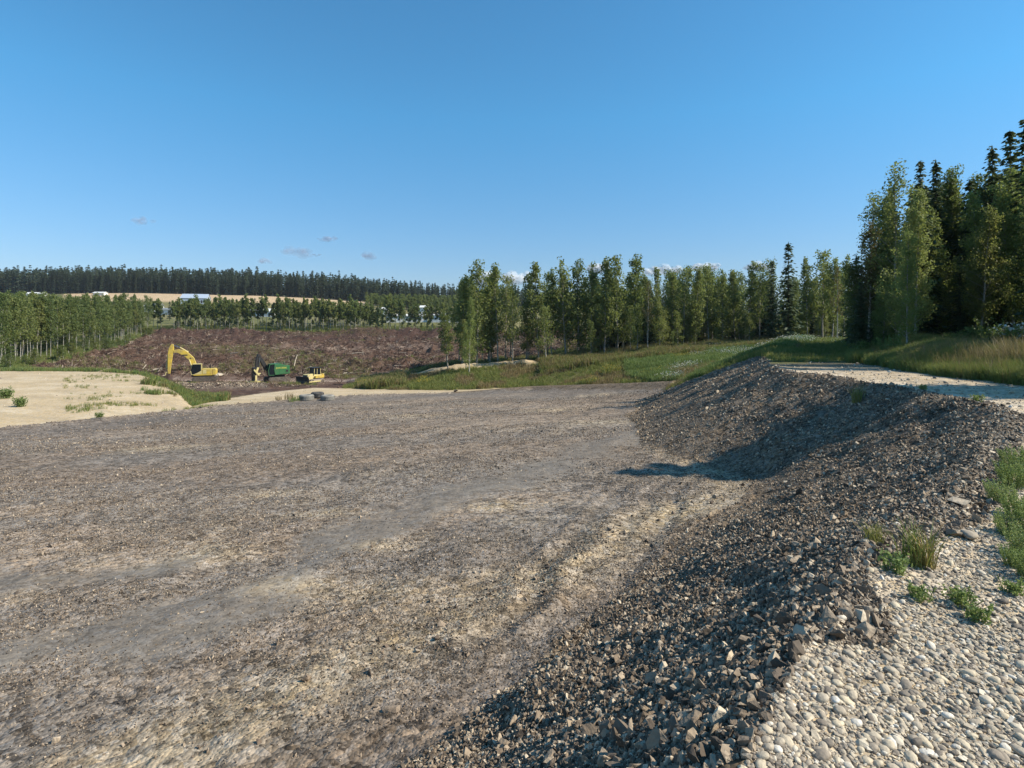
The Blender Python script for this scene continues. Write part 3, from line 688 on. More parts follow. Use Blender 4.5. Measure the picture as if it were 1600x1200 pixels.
def make_spruce(seed, H=13, W=1.9, lv=34, per=9, seg=6, cb=.05, spray=.34):
    r = np.random.default_rng(seed)
    zz = np.linspace(0, H, 6); stem = np.stack([zz*0+np.cumsum(r.normal(0, .02, 6)), zz*0, zz], -1)
    tv, tf = tube(np.vstack([[[0, 0, -.4]], stem]), np.concatenate([[.013*H], np.interp(zz/H, [0, 1], [.012*H, .01])]), 6)
    Vs = []
    for i in range(lv):
        t = min(.995, cb+(1-cb)*((i+.5+r.normal(0, .3))/lv)**.92); z0 = t*H
        prof = (1-t)**.66*min(1, .55+(t-cb)*4)
        nbr = max(3, int(per*(.6+.5*(1-t))))
        a0 = r.uniform(0, 6.28)
        for b in range(nbr):
            az = a0+6.283*b/nbr+r.normal(0, .18); Lb = (W*prof+.12)*r.uniform(.62, 1.2); droop = r.uniform(.05, .4)*(1-t)+.02-.5*max(0, t-.75)
            ns = max(2, int(seg*Lb/W)+1)
            for s in range(ns):
                f0 = (s+.15)/ns; rr = Lb*f0
                base = np.array([math.cos(az)*rr, math.sin(az)*rr, z0+r.normal(0, .012*H)-droop*rr+(.25*f0*f0*Lb*.4)])
                for side in (-1, 1, 0):
                    aa = az+side*r.uniform(.5, 1.0); ln = spray*r.uniform(.7, 1.25)*(1.15-.45*f0)*(1.05-.42*t)
                    if side == 0 and s < ns-1 and r.random() < .5: continue
                    dv = np.array([math.cos(aa), math.sin(aa), -.22-.3*r.random()]); pv = np.array([-math.sin(aa), math.cos(aa), r.normal(0, .5)])
                    tip = base+dv*ln; wd = ln*.30
                    Vs += [base-dv*ln*.15, base+dv*ln*.45-pv*wd, tip, base+dv*ln*.45+pv*wd]
    for s in range(3):
        az = s*1.05; q = np.array([math.cos(az), math.sin(az), 0])*.011*H
        Vs += [np.array([0, 0, H*.93]), np.array([0, 0, H*.955])-q, np.array([0, 0, H*1.01]), np.array([0, 0, H*.955])+q]
    Vs = np.array(Vs); return (tv, tf), (Vs, np.arange(len(Vs)).reshape(-1, 4))
PROTO = {}
def proto(key, fn, n, leafm, barkm, s0, **kw):
    out = []
    for i in range(n):
        (tv, tf), (lv, lf) = fn(s0+i, **kw)
        out.append((np_mesh(key+'_trunk', tv, tf, barkm, True), np_mesh(key+'_crown', lv, lf, leafm)))
    PROTO[key] = out
HA = 13.0
proto('aspen_near', make_aspen, 5, M['aspen_leaf'], M['bark_a'], 300, H=HA, cb=.17, W=2.1, nleaf=7500, lsz=.15, nb=46, vary=1)
proto('aspen_bright', make_aspen, 3, M['aspen_bright'], M['bark_a'], 320, H=HA, cb=.16, W=1.6, nleaf=6500, lsz=.15, nb=42, lean=.06)
proto('aspen_rust', make_aspen, 1, M['aspen_rust'], M['bark_a'], 330, H=HA, cb=.35, W=1.2, nleaf=3500, lsz=.15, nb=30, sparse=1)
proto('aspen_mid', make_aspen, 12, M['aspen_leaf'], M['bark_m'], 340, H=HA, cb=.24, W=2.2, nleaf=2300, lsz=.25, nb=32, vary=1)
proto('aspen_left', make_aspen, 6, M['aspen_leaf'], M['bark_a'], 350, H=HA, cb=.36, W=2.2, nleaf=1600, lsz=.33, nb=24, thin=.62, vary=1)
proto('aspen_sparse', make_aspen, 2, M['aspen_rust'], M['bark_a'], 360, H=HA, cb=.35, W=1.4, nleaf=900, lsz=.22, nb=26, sparse=1)
proto('aspen_far', make_aspen, 6, M['aspen_leaf'], M['bark_a'], 370, H=HA, cb=.40, W=2.1, nleaf=600, lsz=.50, nb=14, thin=.9, vary=1)
proto('spruce_near', make_spruce, 4, M['spruce_leaf'], M['bark_s'], 400, H=HA, W=1.9, lv=54, per=8, seg=6, spray=.40)
proto('spruce_mid', make_spruce, 3, M['spruce_leaf'], M['bark_s'], 410, H=HA, W=2.2, lv=34, per=8, seg=4, spray=.6)
proto('spruce_far', make_spruce, 4, M['far_leaf'], M['bark_s'], 420, H=HA, W=2.0, lv=15, per=6, seg=2, spray=1.0, cb=.12)
tree_n = [0]
def plant_tree(key, X, Y, H, label, group, cat='tree', wide=1.0, name=None, rz=None):
    pr = PROTO[key]; tree_n[0] += 1; tm, cm = pr[random.randrange(len(pr))]
    nm = name or ('spruce_tree' if 'spruce' in key else 'aspen_tree')
    o = empty(nm, (X, Y, gz(X, Y)-.03), random.uniform(0, 6.28) if rz is None else rz)
    s = H/HA; o.scale = (s*wide, s*wide, s)
    t = bpy.data.objects.new('trunk', tm); link(t, o); c = bpy.data.objects.new('crown', cm); link(c, o)
    tag(o, label, cat, group); return o
def tree_px(key, px, top, Y, label, group, **kw):
    X = at(px, Y); H = (HZ-top)*Y/F-gz(X, Y); return plant_tree(key, X, Y, H, label, group, **kw)

# right stand: named by where each stands and how it looks
_t = ['first','second','third','fourth','fifth','sixth','seventh','eighth','ninth','tenth','eleventh','twelfth','thirteenth','fourteenth','fifteenth','sixteenth','seventeenth','eighteenth','nineteenth']
ORD = list(_t)
for w_, w2 in (('twenty', 'twentieth'), ('thirty', 'thirtieth'), ('forty', 'fortieth'), ('fifty', 'fiftieth'), ('sixty', 'sixtieth'), ('seventy', 'seventieth'), ('eighty', 'eightieth'), ('ninety', 'ninetieth')):
    ORD += [w2]+[w_+'-'+x for x in _t[:9]]
GRT = 'trees of the tall mixed stand right of the road'
RT = [
 ('spruce_mid', 1338, 398, 62, 'small dark spruce at the left end of the tall stand by the road', 1.0),
 ('aspen_rust', 1356, 352, 50, 'rust tinged thin aspen at the left edge of the tall stand', 1.1),
 ('aspen_near', 1372, 312, 52, 'aspen just behind the rust tinged one at the stand edge', 1.0),
 ('spruce_near', 1390, 300, 54, 'dark spruce behind the left edge aspens of the tall stand', 1.0),
 ('aspen_near', 1402, 268, 47, 'tall full aspen stepping up the left side of the stand', 1.0),
 ('aspen_bright', 1416, 362, 38, 'bright leaning young aspen in front of the dark spruces', .85),
 ('aspen_bright', 1428, 300, 41, 'pale leafy aspen directly left of the twin spruce tops', .9),
 ('spruce_near', 1438, 252, 45, 'left one of the twin pointed spruces rising above the aspens', .9),
 ('spruce_near', 1462, 250, 44, 'right one of the twin pointed spruces rising above the aspens', .9),
 ('aspen_near', 1486, 268, 45, 'tall aspen right of the twin pointed spruces', .9),
 ('aspen_near', 1470, 330, 40, 'broad lower aspen in front of the right twin spruce', 1.0),
 ('spruce_near', 1515, 282, 42, 'dark spruce between the tall aspen and the tallest spruces', 1.1),
 ('spruce_near', 1550, 228, 41, 'tallest narrow spruce left of the frame corner group', .9),
 ('aspen_near', 1530, 330, 37, 'aspen in front of the tallest narrow spruce', 1.0),
 ('aspen_bright', 1548, 300, 35, 'sunlit aspen with bright crown near the right picture edge', 1.0),
 ('spruce_near', 1578, 205, 42, 'tallest dark spruce in the upper right corner of the picture', 1.0),
 ('spruce_near', 1603, 190, 38, 'dark spruce half cut by the right picture edge', 1.1),
 ('aspen_bright', 1585, 285, 34, 'sunlit aspen whose crown fills the right picture edge', .9),
 ('aspen_near', 1608, 310, 32, 'aspen cut by the right picture edge', 1.0),
 ('spruce_near', 1345, 440, 45, 'short dark spruce at the stand corner by the shaded road', 1.3),
 ('aspen_near', 1390, 306, 50, 'aspen filling the gap right of the rust tinged edge aspen', 1.1),
 ('aspen_bright', 1447, 286, 46, 'bright aspen top between the twin pointed spruces', 1.1),
 ('aspen_near', 1504, 284, 44, 'full aspen crown left of the tallest narrow spruce', 1.2),
 ('aspen_near', 1526, 276, 43, 'aspen crown directly left of the tallest narrow spruce', 1.1),
 ('aspen_bright', 1566, 268, 41, 'bright aspen crown right of the tallest narrow spruce', 1.1),
 ('aspen_bright', 1600, 262, 37, 'bright aspen crown high at the right picture edge', 1.0),
 ('aspen_bright', 1402, 330, 42, 'pale aspen low at the left front of the tall stand', 1.0),
 ('spruce_near', 1500, 400, 38, 'short dark spruce under the tall aspens', 1.1),
 ('spruce_near', 1450, 420, 40, 'short dark spruce below the twin pointed spruces', 1.2),
]
for key, px, top, Y, lb, wd in RT: tree_px(key, px, top, Y*(.80 if px < 1450 else .92) if Y > 36 else Y, lb, GRT, wide=wd)
# trees inside and behind the stand, seen only as its dark depth
for i in range(40):
    px = random.uniform(1345, 1640); Y = random.uniform(38, 58); top = np.interp(px, [1340, 1400, 1450, 1550, 1640], [420, 310, 290, 270, 240])+random.uniform(0, 50)
    tree_px('spruce_near' if i % 2 else 'spruce_mid', px, top, Y, 'dark spruce inside the tall mixed stand, mostly hidden by its front trees', GRT, wide=1.15)
for i in range(16):
    px = 1346+i*17+random.uniform(-7, 7); Y = random.uniform(33.5, 39) if px > 1400 else random.uniform(37, 43)
    plant_tree('aspen_bright' if i % 3 else 'aspen_near', at(px, Y), Y, random.uniform(3.2, 6.8), 'young leafy aspen growing low in front of the tall stand', 'young aspens at the foot of the tall stand', wide=1.45)
for i, (X, Y, H, k) in enumerate([(23.9,13.9,14.4,'spruce_near'),(25.4,14.6,14.6,'spruce_near'),(24.4,13.1,13.0,'spruce_near'),(26.2,13.6,15.0,'spruce_near'),(23.0,14.3,12.0,'spruce_near'),(24.5,23.6,11.0,'aspen_near'),(25.6,26,12,'aspen_near'),(27.5,28.5,13,'spruce_near'),(27.5,24.8,13,'spruce_near'),(31,29,14,'spruce_near'),(36,33,14,'spruce_near'),(34.5,30,13,'aspen_near')]):
    plant_tree(k, X, Y, H, 'tree beside the road beyond the right picture edge', GRT, wide=1.25 if Y < 18 else 1.0)

# middle stand
GMT = 'aspens of the open stand in the middle distance'
MT = [(722,437,96,.7),(745,410,95,1),(762,425,97,.8),(778,414,96,1),(801,442,94,.8),(822,430,97,.9),(842,413,95,1),(862,424,96,.9),(884,411,95,1.1),(903,409,97,1.05),(924,417,96,.9),(944,405,94,1),(965,402,95,1),(989,401,96,1.05),(1012,430,97,.8),(1031,418,95,.9),(1050,428,97,.9),(1068,424,96,.9),(1085,419,95,.9),(1108,415,97,.9),(1130,430,97,.9),(1149,424,98,1),(1166,410,97,.9),(1186,416,96,.9),(1206,411,94,.9),(1262,404,92,.8),(1285,394,93,1.1),(1300,404,90,.9),(1318,405,95,.9)]
nb_ = ['the gap at its left end', 'the sandy bank', 'the first white cloud', 'the tall green clump', 'the long grass bank', 'the white flowers', 'the tall lone spruce', 'the shaded road']
for i, (px, top, Y, wd) in enumerate(MT):
    tree_px('aspen_mid', px, top, Y, 'tall front aspen of the open stand, %s from its left end' % ORD[i], GMT, wide=wd)
tree_px('aspen_bright', 733, 466, 88, 'short pale green young aspen at the left front of the open stand', GMT, wide=.9)
tree_px('aspen_mid', 700, 490, 92, 'low bushy aspen at the far left end of the open stand', GMT, wide=1.2)
tree_px('spruce_mid', 1232, 378, 88, 'lone tall spruce rising above the aspens left of the shaded road', GMT, wide=.95)
tree_px('spruce_mid', 1207, 408, 92, 'lower spruce just left of the lone tall spruce', GMT, wide=.8)
tree_px('aspen_sparse', 1309, 415, 80, 'nearly leafless pale aspen left of the shaded road end', GMT, wide=.8)
tree_px('aspen_sparse', 1012, 440, 90, 'thin browning aspen with pale trunk above the grass bank', GMT, wide=.8)
def joined(key):
    out = []
    for pr in PROTO[key]:
        tf_n = len(pr[0].polygons); out.append(np_mesh(key+'_joined', *_join(pr), [pr[0].materials[0], pr[1].materials[0]], False, _midx(pr)))
    return out
def tree_mass(name, rows, meshes, label, cat='wood'):
    rows = np.array(rows); px, top, Y, w = rows.T; X = at(px, Y); Z = height(X, Y); s = ((HZ-top)*Y/F-Z)/HA
    scatter(name, np.stack([X, Y, Z-.05], -1), upright(len(rows), .03), np.stack([s*w, s*w, s], -1), meshes, label, cat)
def _join(pair):
    out = []
    for me in pair:
        v = np.empty(len(me.vertices)*3, np.float32); me.vertices.foreach_get('co', v); out.append((v.reshape(-1, 3), np.array([p.vertices[:] for p in me.polygons])))
    return joinq(out)
def _midx(pair): return [0]*len(pair[0].polygons)+[1]*len(pair[1].polygons)
rows = []
for i in range(100):
    px = random.uniform(705, 1345) if i < 45 else random.uniform(930, 1345); Y = random.uniform(96, 110) + (random.uniform(0, 30) if px > 930 else 0)
    rows.append((px, 422+random.uniform(0, 38)-6*math.sin(px/40), Y, random.uniform(.8, 1.1)))
tree_mass('aspen_wood', rows, joined('aspen_mid'), 'inner trees of the open aspen stand behind its front row')
rows = [(random.uniform(940, 1350), random.uniform(435, 475), random.uniform(100, 135), 1.3) for i in range(50)]
tree_mass('spruce_understorey', rows, joined('spruce_mid'), 'dark spruces deep inside the right half of the open stand')
for i in range(46):
    px = random.uniform(700, 1330) if i < 22 else random.uniform(980, 1335); Y = random.uniform(90, 100)
    tree_px('aspen_mid', px, random.uniform(475, 520), Y, 'small bushy aspen sapling at the foot of the open stand', GMT, wide=1.25)

# left stand
GLT = 'white trunked aspens of the wood at the left'
for i in range(34):
    px = -40+i*8.1+random.uniform(-2.5, 2.5); Y = np.interp(px, [-100, 0, 100, 160, 235], [99, 104, 136, 165, 226])+random.uniform(0, 5)
    lb = 'white trunked aspen of the left wood, %s from the farm track gap along its edge' % ORD[33-i]
    tree_px('aspen_left', px, random.uniform(459, 474), Y, lb, GLT, wide=random.uniform(.85, 1.1))
rows = []
for i in range(120):
    px = random.uniform(-60, 232); yf = np.interp(px, [-100, 0, 100, 160, 235], [108, 112, 144, 173, 234]); rows.append((px, random.uniform(458, 476)+(2 if px > 180 else 0), yf+(random.random()**1.3)*36, random.uniform(.8, 1.05)))
tree_mass('left_aspen_wood', rows, joined('aspen_left'), 'inner trees of the white trunked aspen wood at the left')
for i in range(40):
    px = random.uniform(-60, 228); yf = np.interp(px, [-100, 0, 100, 160, 235], [112, 118, 148, 178, 238]); Y = yf+random.random()*14
    plant_tree('aspen_mid', at(px, Y), Y, random.uniform(3, 5.5), 'leafy undergrowth bush inside the left aspen wood', 'undergrowth of the left wood', 'bush', wide=2.0, name='bush')
for i in range(22):
    px = random.uniform(130, 240) if i > 8 else random.uniform(-20, 120)
    yf = np.interp(px, [-100, 0, 100, 160, 235], [97, 101, 132, 160, 215]); Y = yf-random.uniform(0, 6)
    plant_tree('aspen_mid', at(px, Y), Y, random.uniform(2.2, 4.2), 'low green bush at the edge of the left aspen wood', 'bushes along the left wood', 'bush', wide=2.4, name='bush')
# far row
GFT = 'row of aspens along the far side of the cleared land'
k_ = 0
for px in np.linspace(274, 726, 92):
    px += random.uniform(-2, 2); Y = random.uniform(238, 246); top = random.gauss(470, 5)+(8 if 560 < px < 600 else 0)+(6 if px > 640 else 0)
    tree_px('aspen_far', px, top, Y, 'slender aspen of the far row, %s to the right of the farm track gap' % ORD[k_], GFT, wide=random.uniform(.85, 1.15)); k_ += 1
for px, w_ in ((252, 'right'), (246, 'middle'), (240, 'left')):
    tree_px('aspen_far', px, 467+random.random()*5, 240, '%s one of three aspens left of the farm track gap' % w_, GFT, wide=1.2)
rows = [(px_, random.gauss(473, 4)+(6 if px_ > 560 else 0), random.uniform(249, 285), random.uniform(.9, 1.2)) for px_ in (random.uniform(274, 580) if i < 130 else random.uniform(580, 726) for i in range(152))]
rows = [q for q in rows if not (392 < q[0] < 432 or 605 < q[0] < 700)]
tree_mass('far_aspen_row', rows, joined('aspen_far'), 'trees behind the front line of the far aspen row')
rows = [(random.uniform(274, 590) if i < 150 else random.uniform(590, 726), random.uniform(497, 507), random.uniform(258, 290), 2.1) for i in range(185)]
rows = [q for q in rows if not (392 < q[0] < 432 or 600 < q[0] < 705)]
tree_mass('far_row_thicket', rows, joined('aspen_far'), 'dark thicket filling the space behind the far row trunks', 'thicket')
for i in range(45):
    px = 274+i*(7.0 if i < 30 else 10.1)+random.uniform(-2, 2); Y = random.uniform(247, 262)
    plant_tree('aspen_far', at(px, Y), Y, random.uniform(3.0, 4.5), 'low bush between the trunks of the far aspen row', 'bushes between the far row trunks', 'bush', wide=1.9, name='bush')
for px, top, Y in ((265,467,300),(386,462,330),(398,462,330),(455,463,350),(475,463,345),(500,466,360),(515,468,360),(540,470,370),(610,472,345),(250,470,300),(567,474,380)):
    tree_px('spruce_far', px, top+4, Y, 'small dark spruce standing alone on the farmland before the stubble field', 'lone spruces on the farmland', wide=1.1)
# far forest: reads as one dark mass
def forest():
    P = []; S = []
    for i in range(3600):
        px = rng.uniform(-160, 1150); Yg = np.interp(px, CX, KY[:, 7]); Y = Yg+3+rng.random()**1.5*120
        if px > 640: Y += 20
        X = at(px, Y); P.append((X, Y)); 
    P = np.array(P); Z = height(P[:, 0], P[:, 1]); px = 800+F*P[:, 0]/P[:, 1]
    topy = np.interp(px, [-160, 0, 200, 350, 450, 520, 600, 660, 720, 1150], [424, 424, 421, 425, 429, 434, 440, 446, 450, 470])+rng.normal(0, 4.4, len(P))+2.0
    H = np.clip((HZ-topy)*P[:, 1]/F-Z, 9, 30); s = H/HA
    meshes = []
    for tm, cm in PROTO['spruce_far']:
        tv = np.empty(len(tm.vertices)*3, np.float32); tm.vertices.foreach_get('co', tv); cv = np.empty(len(cm.vertices)*3, np.float32); cm.vertices.foreach_get('co', cv)
        tf = np.array([p.vertices[:] for p in tm.polygons]); cf = np.array([p.vertices[:] for p in cm.polygons])
        tv = tv.reshape(-1, 3); Vj = np.concatenate([tv, cv.reshape(-1, 3)]); Fj = np.concatenate([tf, cf+len(tv)])
        meshes.append(np_mesh('far_spruce', Vj, Fj, [M['bark_g'], M['far_leaf']], False, [0]*len(tf)+[1]*len(cf)))
    n = len(P); scatter('spruce_forest', np.stack([P[:, 0], P[:, 1], Z-.2], -1), upright(n, .02), np.stack([s*.85, s*.85, s], -1), meshes, 'dark spruce forest running along the far ridge', 'forest')
    # rounded green wood below it
    px = rng.uniform(572, 770, 420); Y = rng.uniform(395, 500, 420); X = at(px, Y); Z = height(X, Y)
    ms = [np_mesh('far_aspen', *_join(PROTO['aspen_far'][i]), [M['bark_g'], M['aspen_leaf']], False, _midx(PROTO['aspen_far'][i])) for i in range(3)]
    s = rng.uniform(.55, .8, 420); s = np.clip(s, .3, 1); scatter('young_wood', np.stack([X, Y, Z-1.5], -1), upright(420, .02), np.stack([s*1.6, s*1.6, s], -1), ms, 'even green young wood below the right end of the far forest', 'wood')
forest()

# ------------------------------------------------------------------ grass, weeds
def tuft(seed, nb, h, spread, w, mat, heads=None, bend=.35, curve=True):
    r = random.Random(seed); V = []; Fq = []; mi = []
    for i in range(nb):
        a = r.uniform(0, 6.28); rr = spread*math.sqrt(r.random()); x, y = rr*math.cos(a), rr*math.sin(a); hh = h*r.uniform(.5, 1.1)
        da = r.uniform(0, 6.28); bd = hh*bend*r.uniform(.2, 1.3); dx, dy = math.cos(da)*bd, math.sin(da)*bd; pa = r.uniform(0, 6.28); px_, py_ = math.cos(pa)*w/2, math.sin(pa)*w/2
        o = len(V)
        V += [(x-px_, y-py_, -.03), (x+px_, y+py_, -.03), (x+dx*.35+px_*.8, y+dy*.35+py_*.8, hh*.6), (x+dx*.35-px_*.8, y+dy*.35-py_*.8, hh*.6), (x+dx+px_*.1, y+dy+py_*.1, hh), (x+dx-px_*.1, y+dy-py_*.1, hh)]
        Fq += [(o, o+1, o+2, o+3), (o+3, o+2, o+4, o+5)]; mi += [0, 0]
        if heads and r.random() < heads[1]:
            o = len(V); s = heads[2]; cx, cy = x+dx, y+dy
            V += [(cx-s, cy, hh), (cx, cy-s, hh-s*.3), (cx+s, cy, hh), (cx, cy+s, hh+s*.3)]; Fq.append((o, o+1, o+2, o+3)); mi.append(1)
            V += [(cx-s*.7, cy, hh-s), (cx+s*.7, cy, hh-s), (cx+s*.7, cy, hh+s), (cx-s*.7, cy, hh+s)]; Fq.append((o+4, o+5, o+6, o+7)); mi.append(1)
    mats = [mat]+([heads[0]] if heads else [])
    return np_mesh('tuft', V, Fq, mats, False, mi)
def leafy(seed, ns, h, spread, mat, lsz, nl, heads=None):
    """a broad weed: stems with small leaves all the way up"""
    r = np.random.default_rng(seed); P = []; Cs = []; top = []
    for i in range(ns):
        a = r.uniform(0, 6.28); rr = spread*math.sqrt(r.random()); b0 = np.array([rr*math.cos(a)*.5, rr*math.sin(a)*.5, -.02]); b1 = np.array([rr*math.cos(a), rr*math.sin(a), h*r.uniform(.6, 1.1)])
        P.append(tube([b0, (b0+b1)/2+r.normal(0, .02, 3), b1], [.004, .003, .002], 3)); top.append(b1)
        t = r.random(nl)**.7; Cs.append(b0+(b1-b0)*t[:, None]+r.normal(0, 1, (nl, 3))*lsz*.9*(1.15-t[:, None]*.6))
    lv, lf = leaf_quads(np.concatenate(Cs), lsz, r); P.append((lv, lf)); nf = sum(len(p[1]) for p in P); mi = [0]*nf
    if heads:
        tp = np.array([t for t in top if r.random() < heads[1]]); 
        if len(tp):
            tp = np.repeat(tp, 4, 0)+r.normal(0, heads[2], (len(tp)*4, 3)); hv, hf = leaf_quads(tp, heads[2]*1.4, r); P.append((hv, hf)); mi += [1]*len(hf)
    V_, F_ = joinq(P); return np_mesh('weed', V_, F_, [mat]+([heads[0]] if heads else [M['straw']]), False, mi)
G_far = [tuft(i, 16, .75, .5, .05, M['grass'], None) for i in range(4)]
G_brn = [tuft(10+i, 16, .8, .45, .05, M['grass_brown'], None) for i in range(3)]
G_grn = [tuft(20+i, 18, .7, .45, .06, M['grass_green'], None) for i in range(3)]
G_yel = [tuft(30+i, 12, .8, .4, .05, M['grass'], (M['flower_y'], .22, .032)) for i in range(2)]
G_wht = [tuft(35+i, 12, .8, .4, .05, M['grass_green'], (M['flower_w'], .25, .035)) for i in range(2)]
G_near = [tuft(40+i, 26, .5, .22, .012, M['grass'], None, .5) for i in range(4)]
G_grs = [tuft(45+i, 24, .45, .22, .014, M['grass_green'], None, .6) for i in range(3)]
G_nearb = [tuft(50+i, 20, .6, .2, .012, M['grass_brown'], None, .4) for i in range(2)]
def put(name, X, Y, s, meshes, lb, cat='grass', sz=None):
    n = len(X); s = s*rng.uniform(.6, 1.25, n); S = np.stack([s, s, s*(1 if sz is None else sz)], -1)
    scatter(name, np.stack([X, Y, height(X, Y)-.02], -1), upright(n, .12), S, meshes, lb, cat)
def sel(n, a, b, c, d_, fn, p=1.0):
    X, Y = sample(n, a, b, c, d_, p); z, px, ks, dist, ins = zone_at(X, Y); k = fn(X, Y, z, px, ks, dist, ins); return X[k], Y[k]
def grasses():
    g = lambda X, Y, z, px, ks, dist, ins: (z == Z_GRASS)
    X, Y = sel(60000, 535, 1400, 30, 130, lambda X, Y, z, px, ks, dist, ins: (z == Z_GRASS) & (fbm(X*.3, Y*.3, 101, 3) < .56), .7); put('bank_grass', X, Y, (.35+.7*fbm(X*.25, Y*.25, 121, 3))*np.interp(Y, [30, 90], [.6, 1.0]), G_far, 'rough yellow green grass on the banks beyond the pad')
    X, Y = sel(50000, 535, 1250, 50, 125, lambda X, Y, z, px, ks, dist, ins: (z == Z_GRASS) & (fbm(X*.3, Y*.3, 101, 3) > .52) & (rng.random(len(X)) < .7), .7); put('seeding_grass', X, Y, .35+.8*fbm(X*.3, Y*.3, 122, 3), G_brn, 'brown seeding grass between the pad and the middle trees')
    X, Y = sel(70000, 980, 1370, 34, 92, lambda X, Y, z, px, ks, dist, ins: (z == Z_GRASS) & (Y > np.interp(px, [980, 1100], [72, 50])) & (~ins | (dist < 1.5)), .8); put('verge_weeds', X, Y, (.4+1.1*fbm(X*.3, Y*.3, 123, 3))*np.interp(Y, [30, 90], [.6, 1.05]), G_grn, 'lush green weeds on the verge left of the shaded road', 'weeds')
    X, Y = sel(9000, 1020, 1330, 55, 95, lambda X, Y, z, px, ks, dist, ins: (z == Z_GRASS) & (vnoise(X*.35, Y*.35, 103) > .74)); put('white_flowers', X, Y, 1.0, G_wht, 'white flowering weeds along the top of the green verge', 'flowers')
    X, Y = sel(20000, 560, 1200, 66, 100, lambda X, Y, z, px, ks, dist, ins: (z == Z_GRASS) & (vnoise(X*.3, Y*.3, 104) > .78)); put('yellow_flowers', X, Y, 1.0, G_yel, 'yellow flowering weeds scattered over the grass bank', 'flowers')
    X, Y = sel(40000, -40, 300, 60, 240, lambda X, Y, z, px, ks, dist, ins: (z == Z_GRASS)); put('wood_edge_grass', X, Y, .3+.9*fbm(X*.2, Y*.2, 131, 3), G_far+G_grn, 'green grass along the edge of the left wood')
    X, Y = sel(40000, 200, 740, 225, 262, g); put('far_edge_grass', X, Y, 1.9, G_far, 'pale grass strip at the far edge of the cleared land')
    # right bank
    X, Y = sel(90000, 1330, 1720, 15, 46, g); put('roadside_grass', X, Y, (.45+.8*fbm(X*.5, Y*.5, 143, 3))*np.interp(Y, [15, 40], [.8, 1.3]), G_near+G_grs, 'yellow green grass on the bank right of the road')
    X, Y = sel(14000, 1360, 1700, 15, 40, lambda X, Y, z, px, ks, dist, ins: (z == Z_GRASS) & (rng.random(len(X)) < .30*vnoise(X*.5, Y*.5, 105))); put('roadside_dry_grass', X, Y, 1.1, G_nearb, 'dry seeding grass on the bank right of the road')
    # brownish strip before the middle trees
    X, Y = sel(40000, 560, 1210, 84, 99, lambda X, Y, z, px, ks, dist, ins: (z == Z_GRASS) & (rng.random(len(X)) < .7) & ((px < 630) | (px > 850) | (Y > ks[2]+3))); put('tall_brown_weeds', X, Y, .5+1.4*fbm(X*.3, Y*.3, 124, 3), G_brn+G_far, 'tall brownish weeds at the foot of the middle trees', 'weeds')
    # weeds on the sand
    X, Y = sel(30000, 100, 345, 45, 95, lambda X, Y, z, px, ks, dist, ins: (z == Z_SAND) & (rng.random(len(X)) < .22*sst(fbm(X*.25, Y*.25, 107, 3), .5, .75)*np.interp(px, [100, 240], [.25, 1]))); put('sand_weeds', X, Y, .42, G_far+G_yel, 'scattered small weeds growing on the sand', 'weeds')
    X, Y = sel(60000, 225, 352, 50, 90, lambda X, Y, z, px, ks, dist, ins: ((z == Z_GRASS) & (rng.random(len(X)) < 1.1*fbm(X*.5, Y*.5, 133, 3)**2)) | ((z == Z_SAND) & (fbm(X*.4, Y*.4, 108, 2) > .62) & (px < 275) & (Y > 62) & (rng.random(len(X)) < .10))); put('sand_edge_weeds', X, Y, .15+2.2*np.maximum(fbm(X*.4, Y*.4, 109, 3)-.25, 0), G_grn+G_yel[:1]+G_far[:2]+G_brn[:1], 'tall green and yellow flowering weeds at the drop off of the sand flat', 'weeds')
    X, Y = sel(26000, 80, 740, 100, 240, lambda X, Y, z, px, ks, dist, ins: (z == Z_CLEAR) & (fbm(X*.05, Y*.09, 81, 3) > .57) & (rng.random(len(X)) < .5)); put('regrowth', X, Y, .8, G_far+G_brn, 'patchy regrowth on the cleared land', 'weeds')
grasses()
# single weeds one can tell apart
def weed(name, me, X, Y, s, lb, cat='plant', group=None, sz=1):
    o = obj(name, me, None, (X, Y, gz(X, Y)), random.uniform(0, 6.28)); o.scale = (s, s, s*sz); return tag(o, lb, cat, group)
W1 = [leafy(60+i, 50, .46, .30, M['weed_green'], .022, 70) for i in range(4)]
W2 = [leafy(70+i, 40, .9, .6, M['grass_green'], .11, 22) for i in range(2)]
T1 = tuft(81, 90, .34, .10, .009, M['grass'], None, .6); T2 = tuft(82, 60, .3, .07, .009, M['straw'], None, .5); T3 = leafy(83, 14, .11, .1, M['weed_green'], .018, 26)
def gpt(px, py, dep=1.7): Y = dep*F/(py-HZ); return at(px, Y), Y
wl = ['feathery green weed at the right picture edge just below the road bend', 'feathery green weed second from the top at the right edge', 'feathery green weed leaning over the dark rocks at the crest', 'dense green weed in the middle of the right edge strip', 'dense green weed beside the pale pebbles at the right edge', 'lowest feathery green weed of the right edge strip', 'green weed between the lowest one and the pebbles', 'green weed at the picture edge beside the pebbles', 'green weed half outside the right edge near the top', 'green weed half outside the right edge near the bottom', 'green weed behind the rock crest weed']
for i, (px, py, s) in enumerate([(1588,735,.75),(1580,765,.7),(1562,790,.6),(1590,812,.62),(1578,838,.58),(1598,868,.6),(1584,885,.42),(1610,905,.5),(1612,760,.8),(1622,840,.7),(1570,748,.5)]):
    X, Y = gpt(px, py); weed('weed_plant', W1[i % 4], X, Y, s*.8, wl[i], 'weed', 'green weeds along the right edge', .9)
X, Y = gpt(1432, 888); o = empty('grass_tuft', (X, Y, gz(X, Y))); tag(o, 'grass tuft with yellow dry blades between dark rock and pebbles', 'grass tuft')
obj('green_blades', T1, o).scale = (1.0, 1.0, .9); obj('dry_blades', T2, o, (.04, -.03, 0)).scale = (.8, .8, .8)
